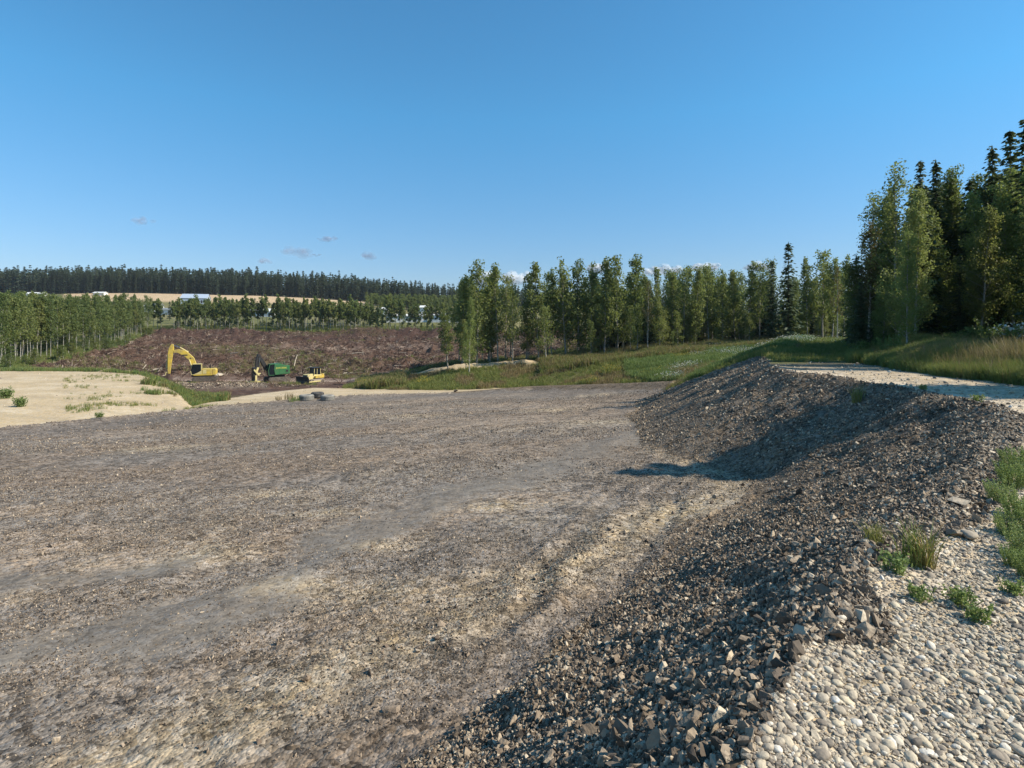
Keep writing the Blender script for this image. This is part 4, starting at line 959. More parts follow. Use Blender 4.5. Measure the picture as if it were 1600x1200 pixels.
X, Y = gpt(1366, 872, 1.75); weed('grass_tuft', T1, X, Y, .6, 'small green grass tuft on the dark rock slope', 'grass tuft', None, .8)
for i, (px, py, s, lb) in enumerate([(1405,905,1.2,'low green weed left below the yellow grass tuft'),(1440,942,.9,'tiny green sprout among pebbles below the yellow tuft'),(1500,945,1.0,'low green weed among pebbles right of the tiny sprout'),(1520,968,1.0,'green sprout at the lower edge among pebbles'),(1578,930,.9,'low green weed among pebbles in the lower right'),(1340,606,2.0,'lone green tuft standing on the pale road above the rock slope'),(1525,632,1.6,'small weed on the road beside the rock crest'),(1440,612,1.6,'small weed at the crest in the tree shadow')]):
    X, Y = gpt(px, py); weed('small_weed', T3 if i != 5 else T1, X, Y, s*(1 if i != 5 else .8), lb, 'weed', None, 1.0)
def wp(px, Y, s, lb, k=0, me=None, sz=1):
    weed('weed_plant', me or W2[k], at(px, Y), Y, s, lb, 'weed', None, sz)
wp(8, 55, 1.1, 'dark green weed clump on the sand at the left picture edge')
wp(32, 49, .9, 'second dark green weed clump on the sand near the left edge', 1)
wp(155, 43.5, .5, 'lone small green weed where the sand meets the gravel pad')
BT = tuft(95, 60, .8, .55, .035, M['grass_brown'], None, .3); GT = tuft(96, 50, .7, .5, .035, M['grass_green'], None, .3)
wp(452, 59.6, 1.0, 'reddish brown dry weed clump just left of the tyres', me=BT); wp(456, 59.0, .8, 'green weed clump in front of the reddish clump by the tyres', me=GT)
wp(464, 59.8, .9, 'green weed touching the left tyre', me=GT); wp(435, 58.6, .6, 'small reddish weed left of the reddish clump by the tyres', me=BT)
weed('flowering_shrub', leafy(90, 50, 1.5, .9, M['grass_green'], .16, 26, (M['flower_w'], .7, .12)), at(1578, 27), 27, .75, 'shrub with white flower heads on the bank near the right edge', 'shrub')
weed('dry_shrub', leafy(91, 24, 1.7, .7, M['grass'], .10, 12), at(1548, 27), 27, .95, 'tall thin yellow green shrub on the right bank before the dark trees', 'shrub')
weed('willow_shrub', leafy(92, 30, 1.5, .8, M['grass_green'], .13, 16), at(1392, 30), 30, .8, 'low shrub on the grassy mound at the road corner', 'shrub')
# shrubs under the trees at the right
for i in range(16):
    px = 1350+i*17+random.uniform(-6, 6); Y = random.uniform(31, 37)
    weed('shrub', W2[i % 2], at(px, Y), Y, random.uniform(.7, 1.2), 'leafy undergrowth shrub at the foot of the tall stand', 'shrub', 'undergrowth of the tall stand')

# ------------------------------------------------------------------ cleared land: clods, roots, logs
def root_piece(seed):
    r = np.random.default_rng(seed); P = []
    for i in range(7):
        a = r.normal(size=3); a[2] = abs(a[2])*.7; a /= np.linalg.norm(a); L_ = r.uniform(.4, 1.0)
        p0 = r.normal(0, .12, 3); P.append(tube([p0, p0+a*L_*.5+r.normal(0, .08, 3), p0+a*L_], [.05, .035, .012], 3))
    v, f = joinq(P); return np_mesh('roots', v, f, M['debris'])
RP = [root_piece(i) for i in range(5)]
def stick(seed):
    r = np.random.default_rng(seed); v, f = tube([[-.5, 0, .05], [0, r.normal(0, .05), .08], [.5, 0, .05]], [.035, .03, .018], 4); return np_mesh('stick', v, f, M['debris'])
ST = [stick(i) for i in range(3)]
def debris():
    f = lambda X, Y, z, px, ks, dist, ins: (z == Z_CLEAR) & (rng.random(len(X)) < np.where((Y < ks[3]+8) & (px > 240) & (px < 640), .05, .45+.55*vnoise(X*.2, Y*.2, 111)))
    X, Y = sel(42000, 60, 1000, 88, 242, f, .9); n = len(X); s = np.clip(rng.lognormal(np.log(.26), .5, n), .1, .9)
    scatter('soil_clods', np.stack([X, Y, height(X, Y)+s*.05], -1), rand_rot(n), s[:, None]*rng.uniform(.7, 1.2, (n, 3)), clods, 'reddish clods of torn up soil over the cleared land', 'soil')
    X, Y = sel(20000, 60, 1000, 92, 242, f, .9); n = len(X); s = rng.uniform(.5, 1.5, n)
    scatter('root_debris', np.stack([X, Y, height(X, Y)], -1), upright(n, .6), s[:, None]*np.ones((n, 3)), RP, 'torn roots and slash strewn over the cleared land', 'debris')
    X, Y = sel(9000, 60, 1000, 92, 242, f, .9); n = len(X); s = rng.uniform(.8, 2.6, n)
    scatter('loose_branches', np.stack([X, Y, height(X, Y)+.1], -1), upright(n, .35), s[:, None]*np.ones((n, 3)), ST, 'loose branches lying on the cleared land', 'branches')
    # spoil heap stones
    X = rng.normal(-52, 6.5, 2600); Y = rng.normal(97, 3.0, 2600); s = rng.uniform(.12, .45, 2600)
    scatter('heap_stones', np.stack([X, Y, height(X, Y)+.05], -1), rand_rot(2600), s[:, None]*rng.uniform(.7, 1.2, (2600, 3)), spill, 'brown rubble of the low spoil heap before the excavator', 'rubble')
debris()
def log(px, py, Y, L_, ang, tilt, lb, r=.12):
    X = at(px, Y); v, f = tube([[-L_/2, 0, 0], [0, .06, .02], [L_/2, 0, 0]], [r, r*.85, r*.6], 8)
    me = np_mesh('log', v, f, M['wood'], True); o = obj('log', me, None, (X, Y, gz(X, Y)+.12+abs(math.sin(tilt))*L_/2)); o.rotation_euler = (0, -tilt, ang); return tag(o, lb, 'log', 'bleached logs on the cleared land')
for a in [(462,562,136,3.0,R(80),R(62),'pale stick standing steeply behind the bulldozer cab'),(475,566,133,3.6,R(15),R(22),'pale pole leaning up to the right above the bulldozer'),(414,532,190,2.5,0,R(20),'short pale log above the green machine'),(560,545,170,3.5,R(10),R(5),'pale log on the bare strip of the far clearing'),
          (625,543,172,4.0,R(-12),R(3),'long pale log near the right of the bare strip'),(248,578,125,2.2,R(30),R(12),'pale log left of the excavator arm'),(225,577,128,1.8,R(70),R(50),'short pale stump piece left of the excavator bucket'),(366,565,150,2.6,R(-20),R(8),'pale log right behind the excavator'),
          (372,537,185,3.2,R(5),R(4),'pale log far behind the excavator'),(513,577,125,2.8,R(4),R(3),'pale log right of the bulldozer'),(545,580,122,2.2,R(20),R(5),'short pale log right of the bulldozer log'),(160,578,118,2.6,R(-10),R(4),'pale log at the edge of the sand flat')]:
    log(*a)
# pale boulders on the heap edge and one white stone on the pad
def boulder(px, py, dep, s, lb, me, Y=None):
    Y = Y or dep*F/(py-HZ); X = at(px, Y); o = obj('boulder', me, None, (X, Y, gz(X, Y)+s*.22)); o.scale = (s*1.2, s, s*.8); o.rotation_euler = (random.uniform(-.3, .3), 0, random.uniform(0, 6)); return tag(o, lb, 'boulder')
boulder(340, 570, 8, 1.7, 'pale boulder behind the yellow excavator body', pebs[2], 122)
dk = rocks[3].copy(); boulder(712, 612, 7, .9, 'dark boulder at the far rim of the pad', rocks[3], 70)
boulder(703, 617, 7, .45, 'small dark stone left of the dark rim boulder', rocks[5], 67)
boulder(1496, 800, 1.7, .17, 'dark pointed rock on the crest above the pebbles', rocks[0])
boulder(1490, 842, 1.7, .15, 'large grey angular rock where dark rock meets pebbles', rocks[6])
boulder(1515, 845, 1.7, .12, 'tan rounded stone right of the large grey angular rock', pebs[5])
boulder(1542, 640, 1.7, .26, 'dark stone lying alone on the pale road', rocks[4])

# ------------------------------------------------------------------ paint and machine materials
M['yellow'] = plain('yellow_paint', (.60,.42,.06), .55, dirt=(.26,.20,.11), amt=.8, scale=1.2); M['pale_y'] = plain('faded_yellow_paint', (.60,.50,.22), .6, dirt=(.38,.30,.16), amt=.6)
M['green'] = plain('green_paint', (.022,.135,.045), .5, dirt=(.08,.10,.06), amt=.7); M['black'] = plain('black_steel', (.022,.022,.024), .5, dirt=(.07,.06,.05), amt=.5)
M['glass'] = plain('dark_cab_glass', (.012,.016,.02), .08); M['track'] = plain('muddy_track_steel', (.075,.062,.052), .8, dirt=(.17,.14,.11), amt=.8)
M['track_light'] = plain('dusty_track_steel', (.30,.25,.20), .85, dirt=(.18,.14,.11)); M['chrome'] = plain('piston_rod', (.55,.55,.55), .2, 1.0); M['rust'] = plain('rusty_bucket_steel', (.07,.045,.035), .7)
M['white'] = plain('white_siding', (.68,.67,.64), .6, dirt=(.52,.50,.47)); M['roofb'] = plain('blue_grey_metal_roof', (.36,.42,.50), .45, dirt=(.30,.35,.42)); M['roofg'] = plain('grey_roof', (.24,.25,.25), .6)
M['rubber'] = plain('dusty_rubber', (.055,.052,.05), .9, dirt=(.14,.13,.12), amt=.8); M['rubber_l'] = plain('dust_covered_rubber', (.27,.255,.225), .9, dirt=(.16,.15,.13), amt=.8)
M['lettering'] = plain('pale_yellow_lettering', (.62,.60,.12), .6, dirt=(.62,.60,.12))

class MB:
    def __init__(s): s.V = []; s.F = []
    def add(s, V, Fs):
        o = len(s.V); s.V += [tuple(v) for v in V]; s.F += [tuple(i+o for i in f) for f in Fs]; return s
    def box(s, x0, x1, y0, y1, z0, z1, rot=None, bev=0):
        return s.prism([(x0, z0), (x1, z0), (x1, z1), (x0, z1)], y0, y1)
    def prism(s, prof, y0, y1):
        n = len(prof); V = [(x, y0, z) for x, z in prof]+[(x, y1, z) for x, z in prof]
        return s.add(V, [tuple(range(n)), tuple(range(2*n-1, n-1, -1))]+[(i, i+n, (i+1) % n+n, (i+1) % n) for i in range(n)])
    def beam(s, pts, wid, y0, y1):
        """plate following pts in the x-z plane with thickness wid at each"""
        up = []; dn = []
        for i, (x, z) in enumerate(pts):
            a = pts[max(i-1, 0)]; b = pts[min(i+1, len(pts)-1)]; tx, tz = b[0]-a[0], b[1]-a[1]; l = math.hypot(tx, tz); nx, nz_ = -tz/l, tx/l; w = wid[i]/2
            up.append((x+nx*w, z+nz_*w)); dn.append((x-nx*w, z-nz_*w))
        for i in range(len(pts)-1):
            s.prism([dn[i], dn[i+1], up[i+1], up[i]], y0, y1)
        return s
    def cyl(s, cx, cz, r, y0, y1, n=14):
        return s.prism([(cx+r*math.cos(6.2832*i/n), cz+r*math.sin(6.2832*i/n)) for i in range(n)], y0, y1)
    def rod(s, p0, p1, r, n=8):
        v, f = tube([p0, p1], [r, r], n); s.add(v, [tuple(int(q) for q in x) for x in f]); return s.add([v[i] for i in range(n)]+[v[n+i] for i in range(n)], [tuple(range(n-1, -1, -1)), tuple(range(n, 2*n))])
    def build(s, name, mat, parent=None, bevel=.03):
        me = bpy.data.meshes.new(name); me.from_pydata(s.V, [], s.F); me.materials.append(mat)
        import bmesh
        bm = bmesh.new(); bm.from_mesh(me); bmesh.ops.recalc_face_normals(bm, faces=bm.faces)
        if bevel: 
            bmesh.ops.bevel(bm, geom=[e for e in bm.edges if len(e.link_faces) == 2 and e.calc_face_angle(0) > .6], offset=bevel, segments=1, affect='EDGES')
        bm.to_mesh(me); bm.free(); me.update(); return obj(name, me, parent)
def track(parent, y0, y1, L_, H_, mat, lift=0):
    n = 8; prof = [(L_/2-H_/2+H_/2*math.cos(a), H_/2+H_/2*math.sin(a)) for a in np.linspace(-1.57, 1.57, n)]+[(-L_/2+H_/2+H_/2*math.cos(a), H_/2+H_/2*math.sin(a)) for a in np.linspace(1.57, 4.71, n)]
    t = MB().prism(prof, y0, y1).build('track', mat, parent, .02)
    g = MB()
    for i in range(int(L_/.28)):
        x = -L_/2+H_/2+i*.28
        if x < L_/2-H_/2: g.box(x, x+.06, y0-.01, y1+.01, -.025, .0); g.box(x, x+.06, y0-.01, y1+.01, H_, H_+.03)
    g.build('grouser', mat, t, 0)
    w = MB(); ys = y1 if y1 > 0 else y0; e = .03 if y1 > 0 else -.03
    for x in (-L_/2+H_/2, L_/2-H_/2): w.cyl(x, H_/2, H_*.38, min(ys, ys+e), max(ys, ys+e))
    for i in range(5): w.cyl(-L_/2+H_/2+(i+.5)*(L_-H_)/5, .17, .13, min(ys, ys+e), max(ys, ys+e), 10)
    w.build('track_roller', M['track'], t, 0); return t

# yellow excavator
def excavator(px, Y, yaw):
    X = at(px, Y); r = empty('excavator', (X, Y, gz(X, Y)-.05), yaw); tag(r, 'yellow excavator with raised boom and vertical stick, black cab windows', 'excavator')
    track(r, .95, 1.55, 4.3, .95, M['track']); track(r, -1.55, -.95, 4.3, .95, M['track'])
    MB().box(-1.1, 1.1, -.94, .94, .35, .85).cyl(0, 0, .01, 0, 0.01).build('undercarriage', M['black'], r)
    b = MB().prism([(-1.3, 1.15), (1.9, 1.15), (1.9, 1.4), (.5, 1.5), (.5, 2.4), (-1.3, 2.4)], -1.45, 1.45).build('house', M['yellow'], r, .05)
    MB().box(-1.2, -.4, 1.453, 1.48, 1.45, 2.2).build('side_door', M['yellow'], b, .01); MB().box(-.3, .3, 1.453, 1.475, 1.5, 2.25).build('vent_panel', M['pale_y'], b, .01)
    MB().rod((-.8, -.5, 2.35), (-.8, -.5, 3.0), .08).build('exhaust', M['black'], b, 0)
    MB().prism([(-1.95, 1.25), (-1.32, 1.15), (-1.32, 2.45), (-1.85, 2.4), (-2.0, 2.1)], -1.42, 1.42).build('counterweight', M['yellow'], r, .08)
    c = MB()
    prof = [(.55, 1.45), (2.2, 1.35), (2.35, 2.1), (1.95, 3.35), (.55, 3.35)]
    c.prism(prof, .42, 1.42); cab = c.build('cab', M['glass'], r, .03)
    f = MB(); pts = prof+[prof[0]]
    for y in (.40, 1.36):
        for i in range(len(prof)): 
            if i in (2,) : continue
            f.beam([pts[i], pts[i+1]], [.10, .10], y, y+.09)
    f.box(.52, 2.0, .42, 1.42, 3.36, 3.43); f.prism([(.55, 1.44), (1.9, 1.38), (1.2, 1.7), (.55, 2.1)], 1.425, 1.46)
    f.build('cab_frame', M['pale_y'], cab, .015)
    # dark front parts below the cab
    MB().prism([(1.2, .9), (2.3, .9), (2.4, 1.5), (1.4, 1.5)], -.5, .5).build('boom_foot', M['black'], r)
    bm_ = [(1.5, 1.7), (1.75, 2.9), (2.35, 4.3), (3.4, 5.35), (4.6, 5.85), (5.35, 5.75)]
    bo = MB().beam(bm_, [.55, .75, .95, .95, .7, .5], -.3, .3).build('boom', M['yellow'], r, .04)
    MB().rod((1.9, .42, 1.5), (2.7, .42, 4.2), .11).rod((1.9, -.42, 1.5), (2.7, -.42, 4.2), .11).build('boom_cylinder', M['pale_y'], bo, 0)
    MB().rod((2.9, 0, 5.6), (4.3, 0, 6.5), .12).build('stick_cylinder', M['pale_y'], bo, 0); MB().rod((4.3, 0, 6.5), (5.45, 0, 7.0), .06).build('piston_rod', M['chrome'], bo, 0)
    MB().box(3.0, 4.0, .302, .32, 4.95, 5.15).cyl(2.5, 4.45, .12, .302, .33, 10).build('boom_marking', M['black'], bo, 0)
    st = MB().beam([(5.5, 7.15), (5.7, 6.3), (5.85, 5.4), (6.0, 3.5), (6.1, 1.6)], [.35, .85, .85, .6, .4], -.27, .27).build('stick', M['yellow'], r, .04)
    MB().rod((6.3, 0, 5.2), (6.5, 0, 2.6), .10).build('bucket_cylinder', M['pale_y'], st, 0); MB().rod((6.5, 0, 2.6), (6.55, 0, 1.9), .05).build('piston_rod', M['chrome'], st, 0)
    MB().beam([(6.1, 1.6), (6.55, 1.9), (6.75, 1.2)], [.16, .16, .16], -.2, .2).build('bucket_link', M['pale_y'], st, .01)
    MB().prism([(6.05, 1.5), (6.75, 1.25), (7.15, .75), (7.0, .15), (6.2, -.05), (5.75, .2), (6.3, .35), (6.15, .8)], -.65, .65).build('bucket', M['rust'], r, .03)
    t = MB()
    for i in range(5): t.box(5.5, 5.82, -.6+i*.27, -.5+i*.27, .08, .2)
    t.build('bucket_tooth', M['black'], r.children[-1], 0)
    return r
yaw = math.pi+R(22)
excavator(321, 111, yaw)
# green tracked tree harvester with felling head
def harvester(px, Y, yaw):
    X = at(px, Y); r = empty('feller_buncher', (X, Y, gz(X, Y)-.05), yaw); tag(r, 'green tracked felling machine with black boom and yellow cutting head', 'forestry machine')
    track(r, .9, 1.5, 4.2, .95, M['track']); track(r, -1.5, -.9, 4.2, .95, M['track'])
    MB().box(-1.2, 1.4, -.88, .88, .4, 1.25).build('undercarriage', M['black'], r)
    b = MB().prism([(-1.9, 1.5), (.9, 1.35), (1.1, 2.4), (1.0, 3.4), (-.2, 3.5), (-.9, 3.25), (-1.95, 3.1)], -1.4, 1.4).build('house', M['green'], r, .07)
    MB().box(-1.75, -1.0, 1.403, 1.43, 1.75, 2.85).box(-.9, .1, 1.403, 1.43, 1.6, 2.45).build('side_door', M['green'], b, .01)
    MB().box(-1.6, -1.15, 1.432, 1.445, 1.9, 2.3).build('grille', M['black'], b, 0)
    rail = MB()
    for x0, x1, z0, z1 in ((-1.8, -.9, 3.1, 3.45), (-.9, .4, 3.3, 3.75)): rail.rod((x0, 1.25, z1), (x1, 1.25, z1), .03); rail.rod((x0, 1.25, z0), (x0, 1.25, z1), .03); rail.rod((x1, 1.25, z0), (x1, 1.25, z1), .03)
    rail.build('handrail', M['green'], b, 0)
    MB().rod((-1.4, -.4, 3.0), (-1.4, -.4, 3.7), .09).build('exhaust', M['black'], b, 0)
    tx = bpy.data.curves.new('lettering', 'FONT'); tx.body = 'JOHN DEERE'; tx.size = .42; tx.extrude = .006; tx.materials.append(M['lettering'])
    to = bpy.data.objects.new('lettering', tx); scene.collection.objects.link(to)
    bpy.context.view_layer.update(); dg = bpy.context.evaluated_depsgraph_get(); me = bpy.data.meshes.new_from_object(to.evaluated_get(dg)); bpy.data.objects.remove(to)
    lt = obj('lettering', me, b, (.75, 1.436, 2.55)); lt.rotation_euler = (R(90), 0, R(180)); lt.scale = (.85, 1, 1)
    c = MB().prism([(1.02, 1.35), (1.95, 1.4), (2.05, 2.3), (1.8, 3.35), (1.02, 3.4)], .25, 1.35).build('cab', M['glass'], r, .03)
    f = MB(); pf = [(1.0, 1.35), (1.97, 1.38), (2.08, 2.3), (1.83, 3.38), (1.0, 3.43)]
    for y in (.22, 1.3):
        for i in range(4): f.beam([pf[i], pf[i+1]], [.09, .09], y, y+.08)
    f.box(.95, 1.9, .2, 1.4, 3.43, 3.5); f.build('cab_frame', M['green'], c, .01)
    bo = MB().beam([(1.5, 1.8), (2.3, 3.2), (2.9, 4.3), (3.4, 5.1)], [.5, .7, .6, .4], -.45, .05).build('boom', M['black'], r, .03)
    MB().rod((2.2, -.2, 2.0), (3.0, -.2, 3.9), .1).build('boom_cylinder', M['black'], bo, 0)
    st = MB().beam([(3.3, 5.3), (3.6, 4.3), (3.75, 3.0), (3.8, 2.1)], [.45, .6, .5, .35], -.42, .02).build('stick', M['black'], r, .03)
    MB().rod((3.25, .1, 4.7), (3.45, .1, 2.6), .07).build('piston_rod', M['chrome'], st, 0)
    h = MB().box(4.0, 4.5, -.75, .35, .15, 2.9).prism([(3.7, 1.9), (4.1, 2.3), (4.1, 1.6), (3.75, 1.5)], -.4, .1).build('cutting_head', M['black'], r, .04)
    MB().prism([(3.2, .0), (5.0, .0), (5.0, .28), (3.2, .34)], -.9, .5).build('saw_housing', M['pale_y'], h, .03)
    MB().beam([(3.7, 2.9), (4.0, 2.0), (3.5, 1.4)], [.35, .4, .25], .36, .6).beam([(4.4, 2.5), (3.9, 1.7), (3.2, 1.75)], [.28, .3, .2], .36, .55).box(3.9, 4.25, .36, .62, .3, 1.4).build('grab_arm', M['pale_y'], h, .02)
    return r
harvester(433, 111, math.pi+R(42))
def dozer(px, Y, yaw):
    X = at(px, Y); r = empty('bulldozer', (X, Y, gz(X, Y)-.03), yaw); tag(r, 'yellow bulldozer with dark front blade and dusty tracks', 'bulldozer')
    track(r, .8, 1.35, 3.1, .85, M['track_light']); track(r, -1.35, -.8, 3.1, .85, M['track_light'])
    b = MB().prism([(-1.5, .6), (1.7, .6), (1.75, 1.65), (.5, 1.8), (.3, 1.6), (-1.5, 1.55)], -.72, .72).build('body', M['pale_y'], r, .05)
    MB().box(1.752, 1.79, -.5, .5, .8, 1.55).build('radiator_grille', M['black'], b, .01); MB().rod((1.0, .35, 1.7), (1.0, .35, 2.4), .07).build('exhaust', M['black'], b, 0)
    MB().prism([(-1.5, .98), (.5, .98), (.35, 1.35), (-1.55, 1.5)], .73, 1.3).prism([(-1.5, .98), (.5, .98), (.35, 1.35), (-1.55, 1.5)], -1.3, -.73).build('fender', M['yellow'], b, .03)
    MB().box(-1.9, -1.52, -.8, .8, .9, 1.7).build('fuel_tank', M['yellow'], b, .06)
    c = MB().prism([(-1.2, 1.5), (.25, 1.65), (.15, 2.75), (-1.1, 2.75)], -.62, .62).build('cab', M['glass'], r, .02)
    f = MB(); pf = [(-1.23, 1.5), (.28, 1.6), (.18, 2.78), (-1.13, 2.78)]
    for y in (-.68, .6):
        for i in range(4): f.beam([pf[i], pf[(i+1) % 4]], [.09, .09], y, y+.08)
        f.beam([(-.4, 1.6), (-.42, 2.75)], [.08, .08], y, y+.08)
    f.build('cab_frame', M['pale_y'], c, .01)
    MB().box(-1.35, .5, -.85, .85, 2.8, 2.9).box(.4, .5, -.85, -.77, 1.5, 2.8).box(.4, .5, .77, .85, 1.5, 2.8).build('canopy', M['black'], r, .02)
    prof = [(2.35, .05), (2.5, .1), (2.32, .55), (2.32, .95), (2.5, 1.35), (2.38, 1.38), (2.2, .95), (2.2, .5)]
    bl = MB().prism(prof, -1.75, 1.75).build('blade', M['black'], r, .01)
    MB().prism([(-.6, .35), (2.2, .3), (2.2, .5), (-.6, .55)], 1.38, 1.5).prism([(-.6, .35), (2.2, .3), (2.2, .5), (-.6, .55)], -1.5, -1.38).build('push_arm', M['pale_y'], r, .01)
    MB().rod((1.3, .75, 1.5), (2.2, .5, .9), .06).rod((1.3, -.75, 1.5), (2.2, -.5, .9), .06).build('blade_cylinder', M['chrome'], r, 0)
    return r
dozer(489, 106, math.pi+R(58))

# three big tyres lying flat at the rim of the pad
def tyre(px, Y, Ro, Ri, H_, mat, lb, dz=0, tilt=0):
    X = at(px, Y); prof = [(Ri, 0), (Ri+.06, -.0), (Ro-.1, .0), (Ro-.02, .06), (Ro, .14), (Ro, H_-.14), (Ro-.02, H_-.06), (Ro-.1, H_), (Ri+.08, H_), (Ri, H_-.05), (Ri, H_-.1), (Ri+.1, H_-.12), (Ri+.14, H_/2), (Ri+.1, .1), (Ri, .06)]
    n = 36; V_ = []; Fq = []
    for i in range(n):
        a = 6.28318*i/n
        for x, z in prof: V_.append((x*math.cos(a), x*math.sin(a), z))
    k = len(prof)
    for i in range(n):
        for j in range(k): Fq.append((i*k+j, ((i+1) % n)*k+j, ((i+1) % n)*k+(j+1) % k, i*k+(j+1) % k))
    r = empty('tyre', (X, Y, gz(X, Y)-.02+dz)); r.rotation_euler = (tilt, 0, random.random())
    obj('carcass', np_mesh('carcass', V_, Fq, mat, True), r)
    t = MB()
    for i in range(30):
        a = 6.28318*i/30; ca, sa = math.cos(a), math.sin(a); pa = (-sa, ca); w = .035
        for z0, z1, sh in ((.10, H_/2-.01, .04), (H_/2+.01, H_-.10, -.04)):
            pts = []
            for rr in (Ro-.01, Ro+.022):
                for zz, s_ in ((z0, 0), (z1, sh)):
                    for q in (-w, w): pts.append((ca*rr+pa[0]*(q+s_), sa*rr+pa[1]*(q+s_), zz))
            t.add(pts, [(0, 1, 3, 2), (4, 6, 7, 5), (0, 4, 5, 1), (2, 3, 7, 6), (0, 2, 6, 4), (1, 5, 7, 3)])
    t.build('tread_lugs', mat, r, 0); tag(r, lb, 'tyre', 'big old tyres at the rim of the gravel pad'); return r
tyre(479, 60.5, .74, .38, .62, M['rubber_l'], 'dust whitened big tyre lying flat, leftmost of three')
tyre(496, 62.2, .66, .33, .6, M['rubber'], 'dark big tyre lying flat behind and between the other two')
tyre(512, 60.6, .70, .36, .58, M['rubber_l'], 'grey big tyre with dark opening on top, rightmost of three')

# ------------------------------------------------------------------ farm buildings beyond the clearing
def building(name, px, Y, w, dp, h, rh, wall, roof, lb, cat, yaw=0, nwin=2, zoff=0):
    X = at(px, Y); r = empty(name, (X, Y, gz(X, Y)+zoff), yaw); tag(r, lb, cat)
    wl_ = MB().add([(-w/2, -dp/2, -1), (w/2, -dp/2, -1), (w/2, dp/2, -1), (-w/2, dp/2, -1), (-w/2, -dp/2, h), (w/2, -dp/2, h), (w/2, dp/2, h), (-w/2, dp/2, h), (-w/2, 0, h+rh-.05), (w/2, 0, h+rh-.05)],
      [(0, 1, 5, 4), (2, 3, 7, 6), (1, 2, 6, 9, 5), (3, 0, 4, 8, 7), (0, 3, 2, 1), (4, 5, 9, 8), (6, 7, 8, 9)]).build('wall', wall, r, 0)
    e = .4; rf = MB()
    for s in (-1, 1):
        rf.add([(-w/2-e, s*(dp/2+e), h-.15), (w/2+e, s*(dp/2+e), h-.15), (w/2+e, 0, h+rh), (-w/2-e, 0, h+rh), (-w/2-e, s*(dp/2+e), h), (w/2+e, s*(dp/2+e), h), (w/2+e, 0, h+rh+.16), (-w/2-e, 0, h+rh+.16)], [(0, 1, 2, 3), (7, 6, 5, 4), (0, 4, 5, 1), (1, 5, 6, 2), (3, 2, 6, 7), (0, 3, 7, 4)])
    rf.build('roof', roof, r, 0)
    MB().box(w*.28, w*.28+1.1, -dp/2-.05, -dp/2-.003, 0, 2.1).build('door', M['black'], r, 0)
    for i in range(nwin):
        x = -w/2+w*(i+.7)/(nwin+1.4); wf = MB().box(x-.6, x+.6, -dp/2-.06, -dp/2-.003, 1.0, 2.1).build('window', M['white'], r, 0)
        MB().box(x-.5, x+.5, -dp/2-.085, -dp/2-.062, 1.1, 2.0).build('pane', M['glass'], wf, 0)
    return r
building('storage_shed', 57, 480, 14, 6, 4.2, 1.6, M['white'], M['white'], 'long white shed at the left above the aspen wood', 'shed', 0, 2, -2.6)
building('trailer_home', 157, 480, 9, 5, 4.2, .9, M['white'], M['white'], 'white mobile home showing above the aspen wood left of the stubble field', 'mobile home', nwin=3, zoff=-2.4)
building('farm_house', 241, 375, 9, 7, 3.4, 1.6, M['white'], M['roofg'], 'white house with grey roof at the end of the aspen wood', 'house', .15, 3)
building('trailer_home', 263, 355, 8.5, 5, 3.0, 1.0, M['white'], M['roofg'], 'white building with dark door beside the farm track', 'mobile home', -.05, 1)
building('barn', 306, 425, 17, 12, 3.6, 3.2, M['roofb'], M['roofb'], 'large barn with blue grey metal roof behind the aspen row', 'barn', .25, 0)
building('storage_shed', 412, 330, 14, 6, 3.0, 1.6, M['white'], M['white'], 'white shed half hidden behind the middle of the aspen row', 'shed', 0, 2)
building('storage_shed', 600, 345, 4.5, 4, 3.2, 1.2, M['white'], M['white'], 'small white shed beside the young wood', 'shed', 0, 0)
building('storage_shed', 661, 335, 6, 4, 4.6, 1.0, M['white'], M['white'], 'small tall white shed near the right end of the aspen row', 'shed', 0, 1, 0)
building('trailer_home', 700, 290, 16, 5, 3.4, .8, M['white'], M['white'], 'long white trailer low behind the right end of the aspen row', 'mobile home', 0, 4)
building('trailer_home', 636, 290, 20, 5, 3.4, .8, M['white'], M['white'], 'long white trailer low behind the aspen row, left of the small tall shed', 'mobile home', .1, 4, -.4)

# ------------------------------------------------------------------ clouds
def cloud_mat(name, dens, col):
    m = bpy.data.materials.new(name); m.use_nodes = True; nt = m.node_tree; L = nt.links
    for n in list(nt.nodes):
        if n.type == 'BSDF_PRINCIPLED': nt.nodes.remove(n)
    out = [n for n in nt.nodes if n.type == 'OUTPUT_MATERIAL'][0]
    d_ = N(nt, 'ShaderNodeBsdfDiffuse'); d_.inputs['Color'].default_value = (*col, 1); t = N(nt, 'ShaderNodeBsdfTransparent'); mx = N(nt, 'ShaderNodeMixShader')
    geo = N(nt, 'ShaderNodeNewGeometry'); tc = N(nt, 'ShaderNodeTexCoord'); nz = N(nt, 'ShaderNodeTexNoise'); nz.inputs['Scale'].default_value = 2.6; nz.inputs['Detail'].default_value = 7; L.new(tc.outputs['Object'], nz.inputs['Vector'])
    lw = N(nt, 'ShaderNodeLayerWeight'); lw.inputs[0].default_value = .35
    f = mathn(nt, 'SUBTRACT', 1.0, lw.outputs['Facing']); f = mathn(nt, 'MULTIPLY', mathn(nt, 'POWER', f, 1.6), mathn(nt, 'MULTIPLY', mathn(nt, 'SUBTRACT', nz.outputs['Fac'], .32), dens*3))
    cl = N(nt, 'ShaderNodeClamp'); L.new(f, cl.inputs[0]); cl.inputs['Max'].default_value = dens
    L.new(cl.outputs[0], mx.inputs[0]); L.new(t.outputs[0], mx.inputs[1]); L.new(d_.outputs[0], mx.inputs[2]); L.new(mx.outputs[0], out.inputs[0])
    return m
